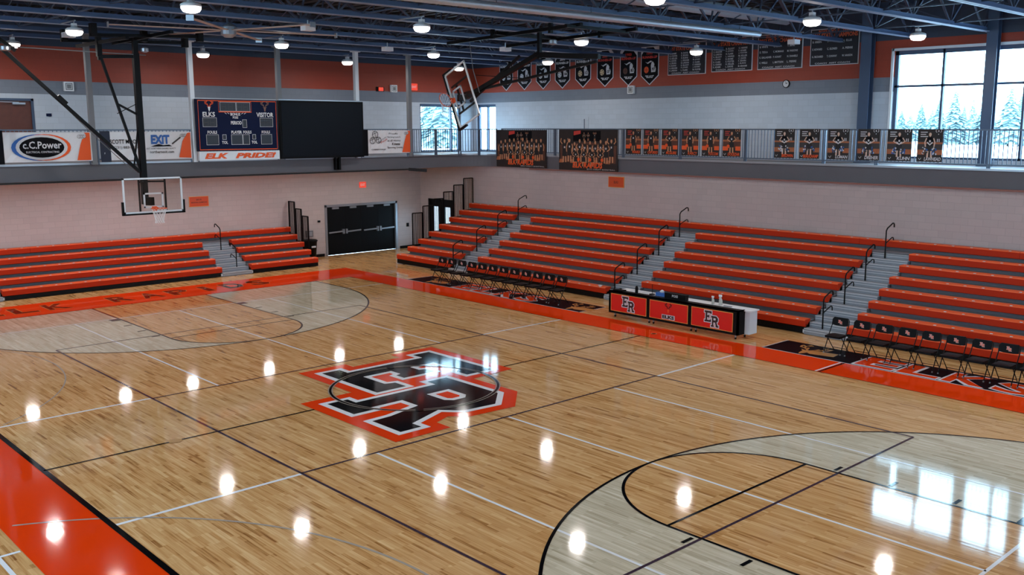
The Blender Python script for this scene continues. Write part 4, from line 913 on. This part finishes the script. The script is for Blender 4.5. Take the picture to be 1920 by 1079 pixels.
# ------------------------------------------------------------------ folding chairs
def make_chair():
    t = thing('folding_chair', 'x', 'chair', (0, 0, 0)); w = .22
    # front at -y. long tube legs: front foot -> back top ; rear leg -> seat front
    mb = MB(); mb.tube([(-w, -.24, 0), (-w, -.02, .42), (-w, .13, .66), (-w, .16, .80), (-w + .04, .165, .85), (w - .04, .165, .85), (w, .16, .80), (w, .13, .66), (w, -.02, .42), (w, -.24, 0)], .0125, BLK, 6); mb.build('back_frame', t)
    mb = MB()
    for s in (-1, 1): mb.tube([(s * (w - .025), -.16, .42), (s * (w - .025), .24, 0)], .011, BLK, 6)
    mb.tube([(-w + .025, .16, .085), (w - .025, .16, .085)], .008, BLK, 5); mb.tube([(-w, -.19, .1), (w, -.19, .1)], .008, BLK, 5); mb.build('rear_legs', t)
    mb = MB(); n = 8
    O = [(-.2, -.24), (-.19, -.27), (.19, -.27), (.2, -.24), (.19, .1), (.15, .13), (-.15, .13), (-.19, .1)]
    mb.slab(Fr((0, 0, .42), (1, 0, 0), (0, 1, 0)), O, .05, PLASTB, -.015); mb.build('seat', t)
    fr = Fr((0, .135, .70), (1, 0, 0), (0, .15, 1)); mb = MB()
    O = [(-.205, -.03), (-.1, -.045), (.1, -.045), (.205, -.03), (.205, .1), (.17, .16), (-.17, .16), (-.205, .1)]
    mb.slab(fr, O, .02, PLASTB, 0); b = mb.build('backrest', t)
    mb = MB(); er_logo(mb, fr.sub(0, .05, .022), .022, (0, 0), None, FABW, ORG, .0008, ww=.2); mb.build('er_badge', b)
    for s in (-1, 1):
        MB().tube([(s * w, -.245, 0), (s * w, -.235, .03)], .017, COLM, 6).build('foot_cap', t)
    return t
ch0 = make_chair(); first = True
def put_chair(x, y, rz, label, group):
    global first
    c = ch0 if first else copy_tree(ch0); first = False
    c.location = (x, y, .0155); c.rotation_euler = (0, 0, rz); c['label'] = label; c['group'] = group
rnd = random.Random(3)
for i in range(12): put_chair(-11.0 + .557 * i, 9.26, rnd.uniform(-.03, .03), 'black folding chair left of the scorer table, %s from the left in its row' % ORD[i], 'folding chairs left of the scorer table')
for i in range(12): put_chair(4.67 + .575 * i, 9.5, rnd.uniform(-.03, .03), 'black folding chair right of the scorer table, %s from the left in its row' % ORD[i], 'folding chairs right of the scorer table')

# ------------------------------------------------------------------ scorer's table
t = thing('scorers_table', 'long black scorer table with three red front panels', 'table', (-.2, 8.95, 0))
X0, X1, ZB, ZT2 = -2.44, 2.12, .12, .78
MB().box(X0, X1, 8.93, 9.0, ZB, ZT2, PLASTB).box(X0, X1, 8.93, 9.2, ZT2 - .03, ZT2, PLASTB).box(X0, X0 + .04, 8.93, 9.45, ZB, ZT2, PLASTB).box(X1 - .04, X1, 8.93, 9.25, ZB, ZT2, PLASTB).build('body', t)
MB().box(X0 + .1, X1 + .2, 9.2, 9.62, ZT2 - .04, ZT2 - .01, WHT).box(X1 - .02, X1 + .15, 9.25, 9.6, .12, ZT2 - .04, FABW).build('white_worktop', t)
ft = Fr((X0, 8.925, ZB), (1, 0, 0), (0, 0, 1)); W3 = (X1 - X0) / 3
for i in range(3):
    a0 = .09 + i * (X1 - X0 - .12) / 3; a1 = a0 + 1.36; mb = MB()
    mb.slab(ft, [(a0, .07), (a1, .07), (a1, .59), (a0, .59)], .006, YEL); mb.rect(ft, a0 + .015, .085, a1 - .015, .575, RED, .008)
    p = mb.build('front_panel', t); mb = MB(); cx = (a0 + a1) / 2
    if i != 1: er_logo(mb, ft.sub(cx, .33, .009), .098, (0, 0), None, FABW, MAR, .001, ww=.24)
    else:
        elk(mb, ft, cx, .42, .3, MAR, ORG, .012); mb.rect(ft, cx - .23, .1, cx + .23, .23, FABW, .01); text(mb, ft, 'ELKS', cx - .21, .115, cx + .21, .215, MAR, .012, .06)
    mb.build('emblem', p)
for x in (X0 + .2, X0 + 1.5, X0 + 1.66, X0 + 3.0, X0 + 3.16, X1 - .1):
    for y in (9.0, 9.42): MB().box(x - .015, x + .015, y - .02, y + .02, .05, .14, ALU).tube([(x - .015, y, .03), (x + .015, y, .03)], .03, PLASTB, 10).build('caster', t)
ZW = ZT2 - .01
tag(MB().box(-1.95, -1.55, 9.3, 9.5, ZW, ZW + .012, FABW).box(-1.5, -1.28, 9.32, 9.5, ZW, ZW + .006, FABW).build('paper_sheets'), 'loose white paper sheets on the left of the scorer table', 'paper')
t = thing('desk_microphone', 'thin black desk microphone on the scorer table in front of the aisle steps', 'microphone', (-1.35, 9.1, ZT2))
MB().lathe((-1.12, 9.33, ZW), [(.09, 0), (.09, .015), (.02, .03)], BLK, 14).build('base', t); MB().tube([(-1.12, 9.33, ZW + .02), (-1.12, 9.33, ZW + .3)], .008, BLK, 6).build('stem', t)
tag(MB().box(-2.36, -2.0, 9.02, 9.2, ZT2, ZT2 + .03, PLASTB).build('game_console'), 'flat black game console at the left end of the scorer table', 'console')
tag(MB().lathe((-1.55, 9.14, ZT2), [(.045, 0), (.045, .16), (.03, .19), (.03, .21)], PLASTB, 12).build('black_bottle'), 'small black upright bottle on the left of the scorer table', 'bottle')
t = thing('tissue_box', 'blue patterned tissue box beside the black sign on the scorer table', 'tissue box', (-.75, 9.3, ZW))
MB().box(-.93, -.6, 9.25, 9.4, ZW, ZW + .1, BLU).box(-.6, -.52, 9.25, 9.4, ZW, ZW + .12, FABW).build('carton', t); MB().lathe((-.75, 9.32, ZW + .1), [(.05, 0), (.07, .04), (.02, .08)], FABW, 8).build('tissue', t)
t = thing('possession_box', 'black box with white letters standing on the middle of the scorer table', 'sign box', (-.2, 9.2, ZT2))
MB().box(-.5, .24, 9.12, 9.26, ZT2, ZT2 + .15, PLASTB).build('case', t); mb = MB(); fb = Fr((-.5, 9.118, ZT2), (1, 0, 0), (0, 0, 1)); text(mb, fb, 'POSS', .27, .05, .48, .12, FABW, .002, .03); mb.build('lettering', t)
def spray(x, y, label, sc):
    t = thing('spray_bottle', label, 'spray bottle', (x, y, ZW), 'spray bottles on the scorer table')
    MB().lathe((x, y, ZW), [(.04 * sc, 0), (.042 * sc, .1 * sc), (.03 * sc, .14 * sc), (.013 * sc, .17 * sc), (.013 * sc, .2 * sc)], mat('clear_grey_plastic', 'b9b7b0', .3), 12).build('bottle_body', t, True)
    MB().box(x - .05 * sc, x + .03 * sc, y - .012, y + .012, ZW + .19 * sc, ZW + .24 * sc, WHT).obox((x - .02 * sc, y, ZW + .2 * sc), (x - .045 * sc, y, ZW + .14 * sc), .01, .012, WHT).build('trigger', t)
spray(1.02, 9.33, 'shorter white spray bottle on the scorer table, left of the pair', .95); spray(1.25, 9.36, 'taller white spray bottle on the scorer table, right of the pair', 1.2)
tag(MB().box(1.4, 1.65, 9.28, 9.33, ZW, ZW + .02, COLM).build('pen'), 'grey pen lying near the right end of the scorer table', 'pen')

# ------------------------------------------------------------------ wall fittings
def wall_sign(name, fr, w, h, lines, label, m, mt, cat='sign', bev=True):
    t = thing(name, label, cat, fr.o); MB().slab(fr, [(0, 0), (w, 0), (w, h), (0, h)], .02, YEL if bev else m).build('panel', t)
    mb = MB(); mb.rect(fr, .015, .015, w - .015, h - .015, m, .022)
    for s, r in lines: text(mb, fr, s, *r, mt, .024, .02)
    mb.build('face', t)
wall_sign('orange_sign', Fr((XL + .01, 3.97, 2.48), (0, 1, 0), (0, 0, 1)), .79, .4, [('2019', (.28, .24, .5, .3)), ('REGIONAL CHAMPIONS', (.08, .14, .72, .19))], 'small orange sign on the wall right of the lowered hoop', mat('sign_orange', 'c8481c'), MAR)
wall_sign('orange_sign', Fr((-8.12, YLO - .01, 3.32), (1, 0, 0), (0, 0, 1)), .78, .4, [('ELKS', (.28, .15, .5, .24))], 'small orange sign on the right wall below the team banners', mat('sign_orange', 'c8481c'), MAR)
wall_sign('exit_sign', Fr((XL + .01, 11.78, 2.9), (0, 1, 0), (0, 0, 1)), .34, .25, [('EXIT', (.05, .07, .29, .18))], 'red lit exit sign above the black double doors', EXR, WHT, bev=False)
wall_sign('exit_sign', Fr((XL + .01, 15.6 - .9, 7.22), (0, 1, 0), (0, 0, 1)), .36, .3, [('EXIT', (.05, .1, .31, .2))], 'red lit exit sign on the orange band above the corner window', EXR, WHT, bev=False)
def speaker(fr, label):
    t = thing('wall_speaker', label, 'speaker', fr.o, 'square wall speakers'); MB().slab(fr, [(0, 0), (.32, 0), (.32, .32), (0, .32)], .12, WHT).build('case', t)
    mb = MB(); mb.rect(fr, .04, .04, .28, .28, COLM, .122); mb.stroke(fr, [(.08, .08), (.24, .08), (.24, .24), (.08, .24)], .02, WHT, .124, True); mb.build('grille', t)
speaker(Fr((XL, -.32, 6.8), (0, 1, 0), (0, 0, 1)), 'white square wall speaker between the left posts'); speaker(Fr((XL, 13.55, 7.1), (0, 1, 0), (0, 0, 1)), 'white square wall speaker beside the red alarm')
speaker(Fr((-10.0, YB, 6.9), (1, 0, 0), (0, 0, 1)), 'white square wall speaker below the pennants')
t = thing('fire_alarm', 'red fire alarm with black bracket on the orange band', 'alarm', (XL, 12.85, 7.1))
fr = Fr((XL, 12.8, 7.12), (0, 1, 0), (0, 0, 1)); MB().slab(fr, [(0, 0), (.4, 0), (.4, .2), (0, .2)], .06, BLK).build('bracket', t); mb = MB(); mb.slab(fr, [(.1, .02), (.32, .02), (.32, .18), (.1, .18)], .06, EXR, .06); mb.build('lens', t)
t = thing('wall_clock', 'round clock on the grey band of the right wall', 'clock', (-2.65, YB, 7.07))
fr = Fr((-2.65, YB - .01, 7.07), (1, 0, 0), (0, 0, 1)); mb = MB(); mb.slab(fr, [(.14 * math.cos(a * PI / 12), .14 * math.sin(a * PI / 12)) for a in range(24)], .04, BLK); mb.build('rim', t)
mb = MB(); mb.ell(fr, 0, 0, .115, .115, FABW, .042); mb.stroke(fr, [(0, 0), (.06, .03)], .02, INK, .044); mb.stroke(fr, [(0, 0), (-.02, .09)], .015, INK, .044); mb.build('dial', t)
tag(MB().box(XL, XL + .03, -.95, -.78, 5.92, 6.02, NVY).build('room_plaque'), 'tiny dark room plaque right of the upstairs wooden door', 'plaque')
tag(MB().box(XL, XL + .03, 9.62, 9.74, 1.5, 1.58, INK).build('door_plaque'), 'tiny dark plaque left of the black double doors', 'plaque')
tag(MB().box(XL, XL + .03, 14.3, 14.42, 1.0, 1.16, INK).build('wall_outlet'), 'small dark wall switch right of the black double doors', 'switch')
t = thing('wall_dispenser', 'small grey metal box on the wall above the trash can', 'dispenser', (XL, 9.05, .95)); MB().box(XL, XL + .08, 9.02, 9.34, .9, 1.18, COLM).build('case', t); MB().box(XL + .08, XL + .085, 9.07, 9.29, .95, 1.13, ALU).build('front', t)
t = thing('access_panel', 'pale access cover on the upper right wall', 'panel', (-12.62, YB, 5.45)); MB().box(-12.66, -12.26, YB - .03, YB, 5.4, 5.98, LIGHT).build('cover', t); MB().box(-12.485, -12.47, YB - .06, YB - .03, 5.3, 5.9, STEEL2).build('bar', t)
t = thing('trash_can', 'black trash can between the left bleachers and the black doors', 'trash can', (-19.35, 8.82, 0))
MB().lathe((-19.35, 8.85, 0), [(.24, 0), (.3, .78), (.33, .8), (.33, .84)], PLASTB, 20).build('bin', t, True); MB().lathe((-19.35, 8.85, .84), [(.32, 0), (.28, .03), (.1, .05)], BLK, 20).build('lid', t); MB().box(-19.05, -19.03, 8.75, 8.95, .55, .62, FABW).build('tag', t)
tag(MB().lathe((-4.75, 11.06, .395), [(.07, 0), (.08, .015), (.02, .03)], FABW, 10).build('white_cap'), 'small white cap left on the front bench by the middle aisle', 'cap')
